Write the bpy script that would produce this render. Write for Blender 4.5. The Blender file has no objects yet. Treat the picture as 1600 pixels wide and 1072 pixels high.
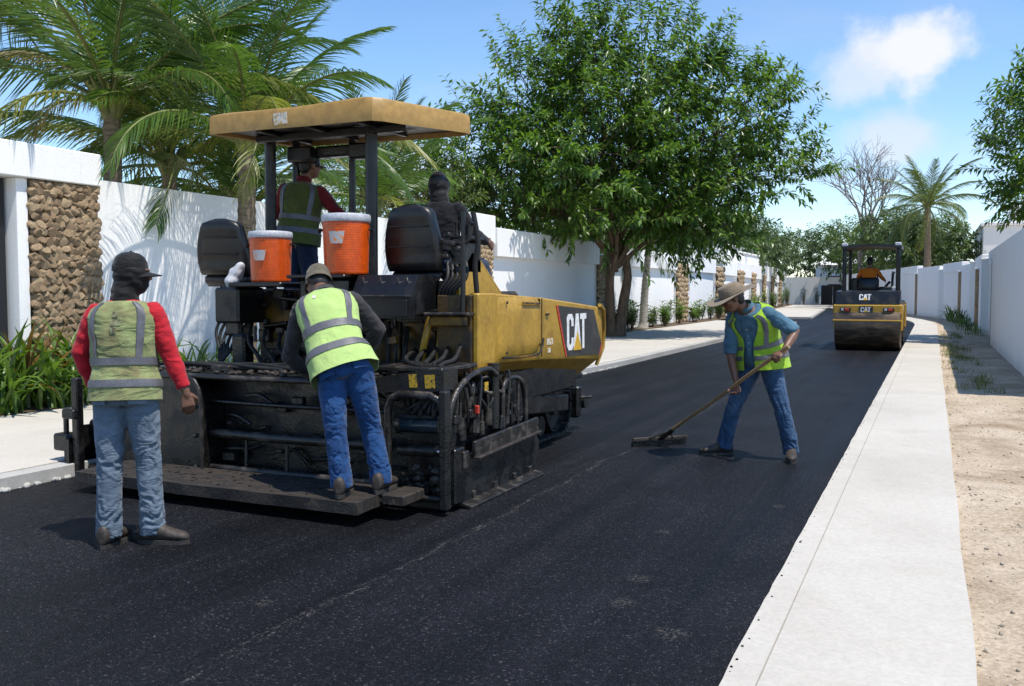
import bpy, bmesh, math, random
import numpy as np
from mathutils import Vector, Matrix, Quaternion, noise as mnoise

# ------------------------------------------------------------------ camera, sky, sun, exposure
S = bpy.context.scene
COL = S.collection
R = math.radians
V = Vector
cam = bpy.data.cameras.new('camera')
cam.lens = 32.6; cam.sensor_width = 36.0; cam.clip_start = 0.05; cam.clip_end = 3000
camo = bpy.data.objects.new('camera', cam); COL.objects.link(camo)
camo.location = (0, 0, 1.5)
camo.rotation_euler = (R(90 - 3.2), 0, R(24.4))
S.camera = camo

SUN = V((1.0, -0.28, 2.40)).normalized()
w = bpy.data.worlds.new('World'); S.world = w; w.use_nodes = True
nt = w.node_tree; nt.nodes.clear()
def wn(t, **k):
    n = nt.nodes.new(t)
    for a, b in k.items(): setattr(n, a, b)
    return n
out = wn('ShaderNodeOutputWorld'); bg = wn('ShaderNodeBackground')
sky = wn('ShaderNodeTexSky', sky_type='NISHITA', sun_disc=False)
sky.sun_elevation = math.asin(SUN.z); sky.sun_rotation = math.atan2(SUN.x, SUN.y)
sky.altitude = 500; sky.air_density = 1.0; sky.dust_density = 0.0; sky.ozone_density = 3.2
tc = wn('ShaderNodeTexCoord')
def cloud_mask(center, scale, stretch, lo, hi, nscale, namp):
    """soft patch of cloud round a direction, its edge broken by noise"""
    sub = wn('ShaderNodeVectorMath', operation='SUBTRACT'); nt.links.new(tc.outputs['Generated'], sub.inputs[0])
    sub.inputs[1].default_value = center
    mul = wn('ShaderNodeVectorMath', operation='MULTIPLY'); nt.links.new(sub.outputs[0], mul.inputs[0])
    mul.inputs[1].default_value = stretch
    ln = wn('ShaderNodeVectorMath', operation='LENGTH'); nt.links.new(mul.outputs[0], ln.inputs[0])
    nz = wn('ShaderNodeTexNoise'); nz.inputs['Scale'].default_value = nscale; nz.inputs['Detail'].default_value = 6
    nz.inputs['Roughness'].default_value = 0.55
    nt.links.new(tc.outputs['Generated'], nz.inputs['Vector'])
    m1 = wn('ShaderNodeMath', operation='MULTIPLY_ADD'); nt.links.new(nz.outputs[0], m1.inputs[0])
    m1.inputs[1].default_value = namp; nt.links.new(ln.outputs['Value'], m1.inputs[2])
    mr = wn('ShaderNodeMapRange', interpolation_type='SMOOTHSTEP'); nt.links.new(m1.outputs[0], mr.inputs[0])
    mr.inputs[1].default_value = lo; mr.inputs[2].default_value = hi; mr.inputs[3].default_value = scale; mr.inputs[4].default_value = 0
    return mr.outputs[0]
def mixc(fac, a, bcol):
    mx = wn('ShaderNodeMix', data_type='RGBA'); nt.links.new(fac, mx.inputs[0]); nt.links.new(a, mx.inputs[6])
    mx.inputs[7].default_value = bcol; return mx.outputs[2]
# overall thin high cloud by noise, denser toward the horizon
nz = wn('ShaderNodeTexNoise'); nz.inputs['Scale'].default_value = 2.1; nz.inputs['Detail'].default_value = 7; nz.inputs['Roughness'].default_value = 0.52
mp = wn('ShaderNodeMapping'); mp.inputs['Scale'].default_value = (1, 1, 3.2); mp.inputs['Location'].default_value = (0.3, 0.1, 0)
nt.links.new(tc.outputs['Generated'], mp.inputs[0]); nt.links.new(mp.outputs[0], nz.inputs['Vector'])
mr = wn('ShaderNodeMapRange', interpolation_type='SMOOTHSTEP'); nt.links.new(nz.outputs[0], mr.inputs[0])
mr.inputs[1].default_value = 0.48; mr.inputs[2].default_value = 0.85; mr.inputs[3].default_value = 0.0; mr.inputs[4].default_value = 0.40
hsv = wn('ShaderNodeHueSaturation'); hsv.inputs['Saturation'].default_value = 1.10; nt.links.new(sky.outputs[0], hsv.inputs['Color'])
c0 = mixc(mr.outputs[0], hsv.outputs[0], (3.1, 3.5, 4.2, 1))
c1 = c0
for (cc, st, sc, lo, hi, ns, na, colr) in (
        ((-0.024, 0.974, 0.227), 0.90, (1.0, 0.5, 1.45), 0.088, 0.128, 16.0, 0.13, (4.7, 4.7, 4.8, 1)),
        ((-0.066, 0.976, 0.209), 0.60, (0.95, 0.5, 1.6), 0.084, 0.130, 18.0, 0.13, (4.4, 4.45, 4.65, 1)),
        ((-0.037, 0.987, 0.150), 0.62, (0.85, 0.5, 2.1), 0.078, 0.122, 13.0, 0.13, (4.1, 4.2, 4.5, 1)),
        ((-0.060, 0.985, 0.125), 0.22, (0.40, 0.4, 1.5), 0.060, 0.160, 12.0, 0.13, (3.8, 4.0, 4.4, 1)),
        ((-0.50, 0.855, 0.13), 0.55, (0.55, 0.5, 1.3), 0.060, 0.150, 12.0, 0.13, (3.7, 3.9, 4.3, 1))):
    c1 = mixc(cloud_mask(cc, st, sc, lo, hi, ns, na), c1, colr)
c3 = c1
nt.links.new(c3, bg.inputs['Color']); bg.inputs['Strength'].default_value = 0.15
nt.links.new(bg.outputs[0], out.inputs['Surface'])

sl = bpy.data.lights.new('sun', 'SUN'); sl.energy = 3.9; sl.angle = R(0.53); sl.color = (1.0, 0.94, 0.85)
so = bpy.data.objects.new('sun', sl); COL.objects.link(so); so.location = (30, -8, 80)
so.rotation_euler = SUN.to_track_quat('Z', 'Y').to_euler()
S.view_settings.view_transform = 'Standard'; S.view_settings.look = 'None'
S.view_settings.exposure = 0.5; S.view_settings.gamma = 1.0
S.view_settings.use_curve_mapping = False
S.cycles.max_bounces = 6; S.cycles.transparent_max_bounces = 8; S.cycles.caustics_reflective = False; S.cycles.caustics_refractive = False

# ------------------------------------------------------------------ materials
def nodemat(name):
    m = bpy.data.materials.new(name); m.use_nodes = True
    t = m.node_tree; b = t.nodes['Principled BSDF']
    return m, t, b
def nn(t, ty, **k):
    n = t.nodes.new(ty)
    for a, b in k.items(): setattr(n, a, b)
    return n
def c4(c): return (c[0], c[1], c[2], 1)
def coords(t, scale=(1, 1, 1), kind='Object'):
    a = nn(t, 'ShaderNodeTexCoord'); mp = nn(t, 'ShaderNodeMapping'); mp.inputs['Scale'].default_value = scale
    t.links.new(a.outputs[kind], mp.inputs[0]); return mp.outputs[0]
def noise_(t, vec, scale, detail=5, rough=0.55, dist=0.0):
    n = nn(t, 'ShaderNodeTexNoise'); n.inputs['Scale'].default_value = scale; n.inputs['Detail'].default_value = detail
    n.inputs['Roughness'].default_value = rough; n.inputs['Distortion'].default_value = dist
    t.links.new(vec, n.inputs['Vector']); return n.outputs[0]
def ramp(t, fac, stops):
    r = nn(t, 'ShaderNodeValToRGB'); e = r.color_ramp.elements
    while len(e) < len(stops): e.new(0.5)
    for i, (p, c) in enumerate(stops): e[i].position = p; e[i].color = c4(c)
    t.links.new(fac, r.inputs[0]); return r.outputs[0]
def maprange(t, v, a, b, c=0.0, d=1.0):
    r = nn(t, 'ShaderNodeMapRange', interpolation_type='SMOOTHSTEP'); t.links.new(v, r.inputs[0])
    for i, x in enumerate((a, b, c, d)): r.inputs[i + 1].default_value = x
    return r.outputs[0]
def mixcol(t, fac, a, b, mode='MIX'):
    m = nn(t, 'ShaderNodeMix', data_type='RGBA', blend_type=mode)
    if isinstance(fac, (int, float)): m.inputs[0].default_value = fac
    else: t.links.new(fac, m.inputs[0])
    for i, x in ((6, a), (7, b)):
        if isinstance(x, tuple): m.inputs[i].default_value = c4(x)
        else: t.links.new(x, m.inputs[i])
    return m.outputs[2]
def math_(t, op, a, b=None):
    m = nn(t, 'ShaderNodeMath', operation=op)
    for i, x in enumerate((a, b)):
        if x is None: continue
        if isinstance(x, (int, float)): m.inputs[i].default_value = x
        else: t.links.new(x, m.inputs[i])
    return m.outputs[0]
def bump(t, b, h, strength=0.3, dist=0.02):
    n = nn(t, 'ShaderNodeBump'); n.inputs['Strength'].default_value = strength; n.inputs['Distance'].default_value = dist
    t.links.new(h, n.inputs['Height']); t.links.new(n.outputs[0], b.inputs['Normal'])
def worn(name, base, dark, rough=(0.4, 0.7), scale=4.0, lo=0.42, hi=0.7, metal=0.0, amount=1.0, bumpy=0.15, spec=0.5, fine=40.0, third=None, stretch=(1, 1, 1)):
    """painted / cast surface: base colour, patches of a second colour, fine speckle, varied gloss"""
    m, t, b = nodemat(name); v = coords(t, stretch)
    n1 = noise_(t, v, scale, 8, 0.62, 0.3); n2 = noise_(t, v, fine, 4, 0.6)
    mk = maprange(t, n1, lo, hi, 0, amount)
    col = mixcol(t, mk, base, dark)
    var = maprange(t, n2, 0.3, 0.7, 0.82, 1.12)
    col = mixcol(t, 1.0, col, var, 'MULTIPLY')
    if third:
        n3 = noise_(t, v, scale * 2.3, 6, 0.7, 0.6); col = mixcol(t, maprange(t, n3, 0.56, 0.72, 0, 0.8), col, third)
    t.links.new(col, b.inputs['Base Color'])
    t.links.new(maprange(t, n1, lo, hi, rough[0], rough[1]), b.inputs['Roughness'])
    b.inputs['Metallic'].default_value = metal; b.inputs['Specular IOR Level'].default_value = spec
    if bumpy: bump(t, b, math_(t, 'ADD', n2, n1), bumpy, 0.01)
    return m
def cloth(name, base, dark, scale=6, rough=0.85, fold=0.5, foldscale=(9, 9, 16), light=None, fine=900):
    m, t, b = nodemat(name); v = coords(t); n1 = noise_(t, v, scale, 5, 0.6, 0.4)
    col = ramp(t, n1, [(0.3, dark), (0.62, base)] if not light else [(0.28, dark), (0.55, base), (0.86, light)])
    t.links.new(col, b.inputs['Base Color']); b.inputs['Roughness'].default_value = rough
    b.inputs['Specular IOR Level'].default_value = 0.2; b.inputs['Sheen Weight'].default_value = 0.15
    v2 = coords(t, foldscale); n2 = noise_(t, v2, 1.0, 3, 0.5, 0.8)
    bump(t, b, n2, fold, 0.03); return m
def leafmat(name, c1, c2, trans=0.35, rough=0.42, spec=0.5):
    m, t, b = nodemat(name)
    g = nn(t, 'ShaderNodeNewGeometry'); v = coords(t); n1 = noise_(t, v, 1.3, 3)
    f = math_(t, 'ADD', math_(t, 'MULTIPLY', g.outputs['Random Per Island'], 0.6), math_(t, 'MULTIPLY', n1, 0.5))
    col = ramp(t, f, [(0.2, c1), (0.85, c2)])
    t.links.new(col, b.inputs['Base Color']); b.inputs['Roughness'].default_value = rough; b.inputs['Specular IOR Level'].default_value = spec
    tr = nn(t, 'ShaderNodeBsdfTranslucent'); t.links.new(mixcol(t, 1.0, col, (1.6, 1.7, 0.7), 'MULTIPLY'), tr.inputs[0])
    mx = nn(t, 'ShaderNodeMixShader'); mx.inputs[0].default_value = trans
    t.links.new(b.outputs[0], mx.inputs[1]); t.links.new(tr.outputs[0], mx.inputs[2])
    t.links.new(mx.outputs[0], t.nodes['Material Output'].inputs['Surface']); return m
def plain(name, c, rough=0.5, metal=0.0, spec=0.5):
    m, t, b = nodemat(name); v = coords(t); n1 = noise_(t, v, 30, 4)
    t.links.new(mixcol(t, 1.0, c4(c)[:3], maprange(t, n1, 0.3, 0.7, 0.8, 1.1), 'MULTIPLY'), b.inputs['Base Color'])
    b.inputs['Roughness'].default_value = rough; b.inputs['Metallic'].default_value = metal; b.inputs['Specular IOR Level'].default_value = spec
    return m
M = {}
# asphalt: fresh dark mat with pale aggregate glints, lane joint and chalky drag marks
def asphalt():
    m, t, b = nodemat('asphalt'); v = coords(t)
    vo = nn(t, 'ShaderNodeTexVoronoi'); vo.inputs['Scale'].default_value = 120; t.links.new(v, vo.inputs['Vector'])
    vo2 = nn(t, 'ShaderNodeTexVoronoi'); vo2.inputs['Scale'].default_value = 210; t.links.new(v, vo2.inputs['Vector'])
    sx = nn(t, 'ShaderNodeSeparateColor'); t.links.new(vo.outputs['Color'], sx.inputs[0])
    sx2 = nn(t, 'ShaderNodeSeparateColor'); t.links.new(vo2.outputs['Color'], sx2.inputs[0])
    col = ramp(t, sx.outputs[0], [(0.0, (0.0032, 0.0034, 0.0046)), (0.7, (0.0076, 0.0080, 0.0102)), (0.95, (0.015, 0.0155, 0.0195)), (0.993, (0.048, 0.047, 0.050))])
    fine = ramp(t, sx2.outputs[1], [(0.0, (0.55, 0.55, 0.57)), (0.9, (1.15, 1.15, 1.18)), (0.975, (2.1, 2.1, 2.1))])
    col = mixcol(t, 1.0, col, fine, 'MULTIPLY')
    big = noise_(t, v, 0.9, 5, 0.6)
    col = mixcol(t, 1.0, col, maprange(t, big, 0.3, 0.7, 0.72, 1.28), 'MULTIPLY')
    lanes = noise_(t, coords(t, (3.2, 0.06, 1)), 1.0, 5, 0.62); col = mixcol(t, 1.0, col, maprange(t, lanes, 0.35, 0.65, 0.75, 1.3), 'MULTIPLY')
    se = nn(t, 'ShaderNodeSeparateXYZ'); t.links.new(v, se.inputs[0])
    wob = noise_(t, coords(t, (0, 0.5, 0)), 1.0, 2)
    x = math_(t, 'ADD', se.outputs[0], math_(t, 'MULTIPLY', math_(t, 'SUBTRACT', wob, 0.5), 0.22))
    # chalky drag line near x=-2.6
    dl = math_(t, 'ABSOLUTE', math_(t, 'ADD', x, 2.60)); line = maprange(t, dl, 0.006, 0.05, 1, 0)
    nb = noise_(t, coords(t, (9, 1.7, 1)), 3.0, 6, 0.7); nf = noise_(t, v, 55, 3, 0.6)
    mk = math_(t, 'MULTIPLY', math_(t, 'MULTIPLY', line, maprange(t, nb, 0.45, 0.66)), maprange(t, nf, 0.46, 0.62))
    col = mixcol(t, math_(t, 'MULTIPLY', mk, 0.42), col, (0.36, 0.34, 0.31))
    # lane joint near x=-3.1, darker and coarse
    dj = math_(t, 'ABSOLUTE', math_(t, 'ADD', x, 3.10)); jn = math_(t, 'MULTIPLY', maprange(t, dj, 0.01, 0.07, 1, 0), maprange(t, nf, 0.4, 0.6))
    col = mixcol(t, math_(t, 'MULTIPLY', jn, 0.8), col, (0.006, 0.006, 0.007))
    # dusty foot scuffs
    for (px, py, r) in ((-1.36, 4.62, .07), (-1.33, 4.22, .075), (-1.02, 3.93, .08), (-1.50, 5.6, .05), (-0.95, 6.6, .05), (-2.9, 3.5, 0.05)):
        vm = nn(t, 'ShaderNodeVectorMath', operation='SUBTRACT'); t.links.new(v, vm.inputs[0]); vm.inputs[1].default_value = (px, py, 0)
        lg = nn(t, 'ShaderNodeVectorMath', operation='LENGTH'); t.links.new(vm.outputs[0], lg.inputs[0])
        sc = math_(t, 'MULTIPLY', maprange(t, lg.outputs['Value'], r * 0.5, r * 1.25, 1, 0), maprange(t, nf, 0.47, 0.62))
        col = mixcol(t, math_(t, 'MULTIPLY', sc, 0.20), col, (0.27, 0.25, 0.21))
    t.links.new(col, b.inputs['Base Color'])
    t.links.new(maprange(t, lanes, 0.35, 0.65, 0.48, 0.62), b.inputs['Roughness']); b.inputs['Specular IOR Level'].default_value = 0.17
    h = math_(t, 'ADD', vo.outputs['Distance'], math_(t, 'MULTIPLY', vo2.outputs['Distance'], 0.6))
    bump(t, b, math_(t, 'SUBTRACT', 1.0, h), 0.6, 0.006)
    return m
M['asphalt'] = asphalt()
def concrete(name, c1, c2, c3, streak=(1, 1, 1)):
    m, t, b = nodemat(name); v = coords(t); n1 = noise_(t, coords(t, streak), 0.7, 8, 0.65, 0.5); n2 = noise_(t, v, 45, 4, 0.65); n3 = noise_(t, v, 3.1, 6, 0.6)
    col = ramp(t, n1, [(0.3, c2), (0.6, c1)])
    col = mixcol(t, maprange(t, n3, 0.55, 0.75, 0, 0.55), col, c3)
    if streak[2] < 1:
        se = nn(t, 'ShaderNodeSeparateXYZ'); t.links.new(v, se.inputs[0]); ns = noise_(t, coords(t, (5, 5, 0.25)), 1.0, 5, 0.65)
        sp = math_(t, 'MULTIPLY', maprange(t, math_(t, 'ADD', se.outputs[2], math_(t, 'MULTIPLY', n3, 0.5)), 0.22, 0.60, 0.45, 0), 1.0)
        col = mixcol(t, sp, col, (0.42, 0.36, 0.28)); col = mixcol(t, maprange(t, ns, 0.58, 0.80, 0, 0.35), col, (0.64, 0.62, 0.58))
    col = mixcol(t, 1.0, col, maprange(t, n2, 0.3, 0.7, 0.92, 1.05), 'MULTIPLY')
    t.links.new(col, b.inputs['Base Color']); b.inputs['Roughness'].default_value = 0.9; b.inputs['Specular IOR Level'].default_value = 0.2
    bump(t, b, math_(t, 'ADD', n2, n3), 0.15, 0.004); return m
M['pavement'] = concrete('pavement_concrete', (0.51, 0.48, 0.425), (0.44, 0.41, 0.36), (0.43, 0.385, 0.325))
M['pebble'] = worn('pebble_stone', (0.44, 0.38, 0.30), (0.30, 0.24, 0.17), (0.85, 0.95), 30, bumpy=0.1, spec=0.1)
M['kerb'] = concrete('kerb_concrete', (0.42, 0.41, 0.385), (0.33, 0.32, 0.295), (0.29, 0.275, 0.25))
M['wall'] = concrete('white_render', (0.90, 0.89, 0.87), (0.87, 0.86, 0.84), (0.82, 0.805, 0.78), (2, 2, 0.3))
M['wall_far'] = concrete('white_render_far', (0.89, 0.88, 0.86), (0.85, 0.84, 0.82), (0.78, 0.765, 0.74), (2, 2, 0.3))
def dirt():
    m, t, b = nodemat('sandy_dirt'); v = coords(t); n1 = noise_(t, v, 1.1, 8, 0.65, 0.4); n2 = noise_(t, v, 38, 5, 0.7); n3 = noise_(t, v, 6, 6, 0.65)
    col = ramp(t, n1, [(0.34, (0.29, 0.215, 0.145)), (0.5, (0.46, 0.37, 0.27)), (0.66, (0.54, 0.45, 0.345))])
    col = mixcol(t, maprange(t, n3, 0.5, 0.72, 0, 0.6), col, (0.33, 0.255, 0.17))
    col = mixcol(t, 1.0, col, maprange(t, n2, 0.3, 0.7, 0.72, 1.18), 'MULTIPLY')
    t.links.new(col, b.inputs['Base Color']); b.inputs['Roughness'].default_value = 0.95; b.inputs['Specular IOR Level'].default_value = 0.1
    bump(t, b, math_(t, 'ADD', n2, n3), 0.6, 0.025); return m
M['dirt'] = dirt()
M['soil'] = worn('bed_soil', (0.10, 0.075, 0.05), (0.17, 0.13, 0.09), (0.9, 0.95), 5, bumpy=0.6, spec=0.1)
M['stone'] = worn('brown_stone', (0.33, 0.235, 0.14), (0.19, 0.125, 0.075), (0.6, 0.85), 9, 0.40, 0.68, bumpy=0.7, spec=0.25, fine=60, third=(0.42, 0.31, 0.19))
M['stone2'] = worn('tan_stone', (0.42, 0.31, 0.19), (0.24, 0.16, 0.095), (0.6, 0.85), 9, 0.42, 0.7, bumpy=0.7, spec=0.25, fine=60, third=(0.27, 0.18, 0.10))
M['mortar'] = worn('brown_mortar', (0.10, 0.068, 0.042), (0.06, 0.04, 0.026), (0.9, 0.95), 9, bumpy=0.4, spec=0.1)
M['yellow'] = worn('yellow_machine_paint', (0.42, 0.245, 0.026), (0.22, 0.12, 0.017), (0.40, 0.62), 2.6, 0.48, 0.80, bumpy=0.10, fine=26, third=(0.36, 0.20, 0.025))
M['yellow_dirty'] = worn('grimy_yellow_paint', (0.17, 0.088, 0.010), (0.010, 0.008, 0.006), (0.35, 0.6), 3.8, 0.36, 0.56, bumpy=0.25, fine=30)
M['canopy'] = worn('faded_yellow_canopy', (0.37, 0.225, 0.060), (0.32, 0.185, 0.045), (0.40, 0.6), 1.2, 0.35, 0.75, bumpy=0.05, fine=14, third=None)
M['black'] = worn('tarry_black', (0.0045, 0.0045, 0.005), (0.011, 0.010, 0.0095), (0.22, 0.60), 7, 0.42, 0.66, bumpy=0.38, fine=60, third=(0.030, 0.025, 0.020))
M['black_matt'] = worn('black_paint', (0.005, 0.005, 0.0055), (0.012, 0.0115, 0.011), (0.35, 0.65), 5, 0.45, 0.7, bumpy=0.25, fine=50)
M['black_edge'] = worn('scuffed_steel_edge', (0.016, 0.0145, 0.013), (0.070, 0.058, 0.048), (0.3, 0.62), 9, 0.46, 0.68, bumpy=0.45, fine=48, third=(0.007, 0.0065, 0.006))
M['bluesteel'] = worn('blue_black_cylinder', (0.008, 0.016, 0.022), (0.025, 0.040, 0.048), (0.18, 0.4), 6, bumpy=0.1)
M['vinyl'] = worn('black_vinyl', (0.005, 0.005, 0.0055), (0.010, 0.010, 0.0105), (0.34, 0.55), 5, bumpy=0.12)
M['rubber'] = worn('dark_rubber', (0.006, 0.0058, 0.0055), (0.014, 0.0125, 0.011), (0.6, 0.9), 8, bumpy=0.3)
M['chrome'] = plain('bright_rod', (0.55, 0.55, 0.55), 0.25, 1.0)
M['board'] = worn('tarry_board', (0.040, 0.030, 0.023), (0.011, 0.009, 0.008), (0.6, 0.85), 5, 0.40, 0.6, bumpy=0.6, fine=50, third=(0.115, 0.075, 0.05), stretch=(1, 5, 1))
M['wood'] = worn('worn_wood', (0.29, 0.19, 0.095), (0.17, 0.105, 0.05), (0.5, 0.75), 8, bumpy=0.3, stretch=(6, 6, 1))
M['orange'] = worn('orange_plastic', (0.66, 0.085, 0.004), (0.50, 0.055, 0.003), (0.32, 0.5), 5, 0.45, 0.75, bumpy=0.05, fine=20)
M['white_plastic'] = worn('white_plastic', (0.50, 0.51, 0.54), (0.40, 0.41, 0.44), (0.4, 0.6), 6, bumpy=0.05)
M['white_print'] = plain('white_print', (0.78, 0.78, 0.76), 0.5)
M['grey_print'] = worn('worn_grey_sticker', (0.42, 0.43, 0.44), (0.62, 0.20, 0.05), (0.5, 0.6), 40, 0.52, 0.6, bumpy=0)
M['pale_print'] = worn('worn_pale_sticker', (0.62, 0.58, 0.50), (0.45, 0.29, 0.08), (0.5, 0.6), 26, 0.5, 0.58, bumpy=0)
M['black_print'] = worn('black_print', (0.022, 0.021, 0.020), (0.05, 0.046, 0.04), (0.4, 0.55), 6, bumpy=0)
M['red_print'] = plain('red_print', (0.52, 0.045, 0.025), 0.5)
M['yellow_print'] = plain('yellow_print', (0.62, 0.36, 0.02), 0.5)
M['warn'] = worn('warning_sticker', (0.55, 0.33, 0.02), (0.05, 0.04, 0.02), (0.5, 0.6), 40, 0.5, 0.6, bumpy=0)
M['bark'] = worn('brown_bark', (0.17, 0.12, 0.08), (0.075, 0.05, 0.034), (0.85, 0.95), 7, bumpy=0.9, spec=0.1, stretch=(3, 3, 0.7))
M['palmbark'] = worn('palm_bark', (0.24, 0.19, 0.13), (0.12, 0.09, 0.06), (0.85, 0.95), 5, bumpy=0.8, spec=0.1, stretch=(1, 1, 5))
M['paletrunk'] = worn('pale_palm_trunk', (0.36, 0.34, 0.30), (0.22, 0.20, 0.17), (0.8, 0.95), 5, bumpy=0.4, spec=0.1, stretch=(1, 1, 4))
M['greybark'] = worn('grey_twig', (0.23, 0.20, 0.18), (0.14, 0.12, 0.10), (0.85, 0.95), 7, bumpy=0.3, spec=0.1)
M['leaf'] = leafmat('tree_leaf', (0.020, 0.060, 0.012), (0.15, 0.255, 0.045), 0.40, 0.36, 0.55)
M['leaf_pale'] = leafmat('pale_leaf', (0.06, 0.10, 0.03), (0.13, 0.19, 0.055), 0.35, 0.45)
M['leaf_far'] = leafmat('far_leaf', (0.035, 0.07, 0.025), (0.10, 0.15, 0.05), 0.3, 0.5)
M['palm'] = leafmat('palm_leaf', (0.035, 0.085, 0.016), (0.12, 0.20, 0.040), 0.42, 0.36, 0.55)
M['palm_yellow'] = leafmat('yellowing_palm_leaf', (0.10, 0.14, 0.022), (0.25, 0.25, 0.06), 0.40, 0.42)
M['palm_far'] = leafmat('far_palm_leaf', (0.05, 0.085, 0.03), (0.13, 0.17, 0.06), 0.35, 0.42)
M['palm_dry'] = leafmat('dry_palm_leaf', (0.20, 0.17, 0.07), (0.36, 0.31, 0.15), 0.35, 0.6)
M['rachis'] = worn('palm_rib', (0.17, 0.19, 0.05), (0.10, 0.12, 0.03), (0.45, 0.6), 4, bumpy=0)
M['blade'] = leafmat('strap_leaf', (0.045, 0.10, 0.016), (0.13, 0.22, 0.035), 0.35, 0.36, 0.55)
M['blade_dark'] = leafmat('dark_strap_leaf', (0.022, 0.055, 0.014), (0.06, 0.12, 0.03), 0.30, 0.36, 0.55)
M['blade_red'] = leafmat('reddish_leaf', (0.11, 0.05, 0.018), (0.24, 0.13, 0.035), 0.35, 0.4)
M['grass'] = leafmat('dry_grass', (0.10, 0.13, 0.04), (0.22, 0.21, 0.08), 0.3, 0.7)
M['gate'] = plain('black_gate', (0.012, 0.012, 0.014), 0.5)
M['glass'] = plain('dark_window', (0.03, 0.035, 0.04), 0.12)
# clothes and skin
M['skin'] = worn('brown_skin', (0.165, 0.080, 0.049), (0.125, 0.058, 0.035), (0.45, 0.55), 12, bumpy=0.08, fine=120)
M['hair'] = plain('black_hair', (0.010, 0.009, 0.008), 0.55)
M['eye'] = plain('dark_eye', (0.012, 0.010, 0.010), 0.25)
M['jeans_light'] = cloth('faded_jeans', (0.125, 0.165, 0.212), (0.088, 0.12, 0.16), 3.2, fold=0.8, light=(0.27, 0.32, 0.37))
M['jeans_blue'] = cloth('blue_jeans', (0.014, 0.060, 0.175), (0.009, 0.038, 0.12), 3.2, fold=0.8, light=(0.040, 0.12, 0.28))
M['jeans_mid'] = cloth('worn_jeans', (0.028, 0.068, 0.14), (0.018, 0.046, 0.10), 3.0, fold=0.8, light=(0.14, 0.20, 0.27))
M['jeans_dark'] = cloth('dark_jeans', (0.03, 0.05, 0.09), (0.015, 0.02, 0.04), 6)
M['red_shirt'] = cloth('red_shirt', (0.46, 0.014, 0.026), (0.33, 0.008, 0.015), 5, fold=0.5)
M['grey_shirt'] = cloth('grey_brown_shirt', (0.050, 0.045, 0.046), (0.022, 0.021, 0.025), 5, fold=0.5)
M['blue_shirt'] = cloth('blue_work_shirt', (0.075, 0.165, 0.235), (0.040, 0.095, 0.145), 5, fold=0.5)
M['black_shirt'] = cloth('black_clothing', (0.006, 0.0065, 0.010), (0.003, 0.003, 0.005), 5)
M['shaded_red_shirt'] = cloth('shaded_red_shirt', (0.16, 0.010, 0.014), (0.07, 0.006, 0.008), 5)  # red cloth with the shade under the paver canopy painted into its colour
M['vest_print'] = worn('faded_back_print', (0.22, 0.24, 0.12), (0.10, 0.075, 0.05), (0.8, 0.9), 30, 0.42, 0.6, bumpy=0)
M['orange_shirt'] = cloth('orange_shirt', (0.62, 0.17, 0.012), (0.42, 0.10, 0.008), 6)
M['vest_lime'] = cloth('lime_vest', (0.40, 0.55, 0.185), (0.35, 0.49, 0.15), 4, fold=0.55, foldscale=(7, 7, 9))
M['vest_green'] = cloth('green_vest', (0.30, 0.50, 0.035), (0.20, 0.36, 0.02), 4, fold=0.55, foldscale=(7, 7, 9))
M['vest_dirty'] = cloth('stained_lime_vest', (0.235, 0.275, 0.115), (0.17, 0.13, 0.065), 7, fold=0.9, foldscale=(5, 5, 13), light=(0.29, 0.345, 0.15))
M['vest_shaded'] = cloth('shaded_vest', (0.10, 0.12, 0.025), (0.045, 0.05, 0.015), 6)  # lime vest darkened in colour to stand in for canopy shade
M['reflect'] = worn('grey_reflective_tape', (0.115, 0.115, 0.128), (0.085, 0.085, 0.093), (0.45, 0.6), 9, bumpy=0.1, fine=80)
M['cap_black'] = cloth('black_cap', (0.0075, 0.0075, 0.008), (0.004, 0.004, 0.004), 8, 0.7)
M['cap_tan'] = cloth('olive_cap', (0.13, 0.112, 0.078), (0.075, 0.064, 0.045), 8, 0.85)
M['hat'] = cloth('tan_sun_hat', (0.25, 0.20, 0.14), (0.16, 0.125, 0.085), 8, 0.9)
M['boot'] = worn('brown_boot', (0.045, 0.034, 0.026), (0.02, 0.016, 0.013), (0.6, 0.8), 9, bumpy=0.3)
M['sole'] = worn('boot_sole', (0.03, 0.027, 0.024), (0.06, 0.052, 0.045), (0.7, 0.9), 12, bumpy=0.2)
M['thread'] = plain('pale_stitching', (0.45, 0.42, 0.36), 0.8)

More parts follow.
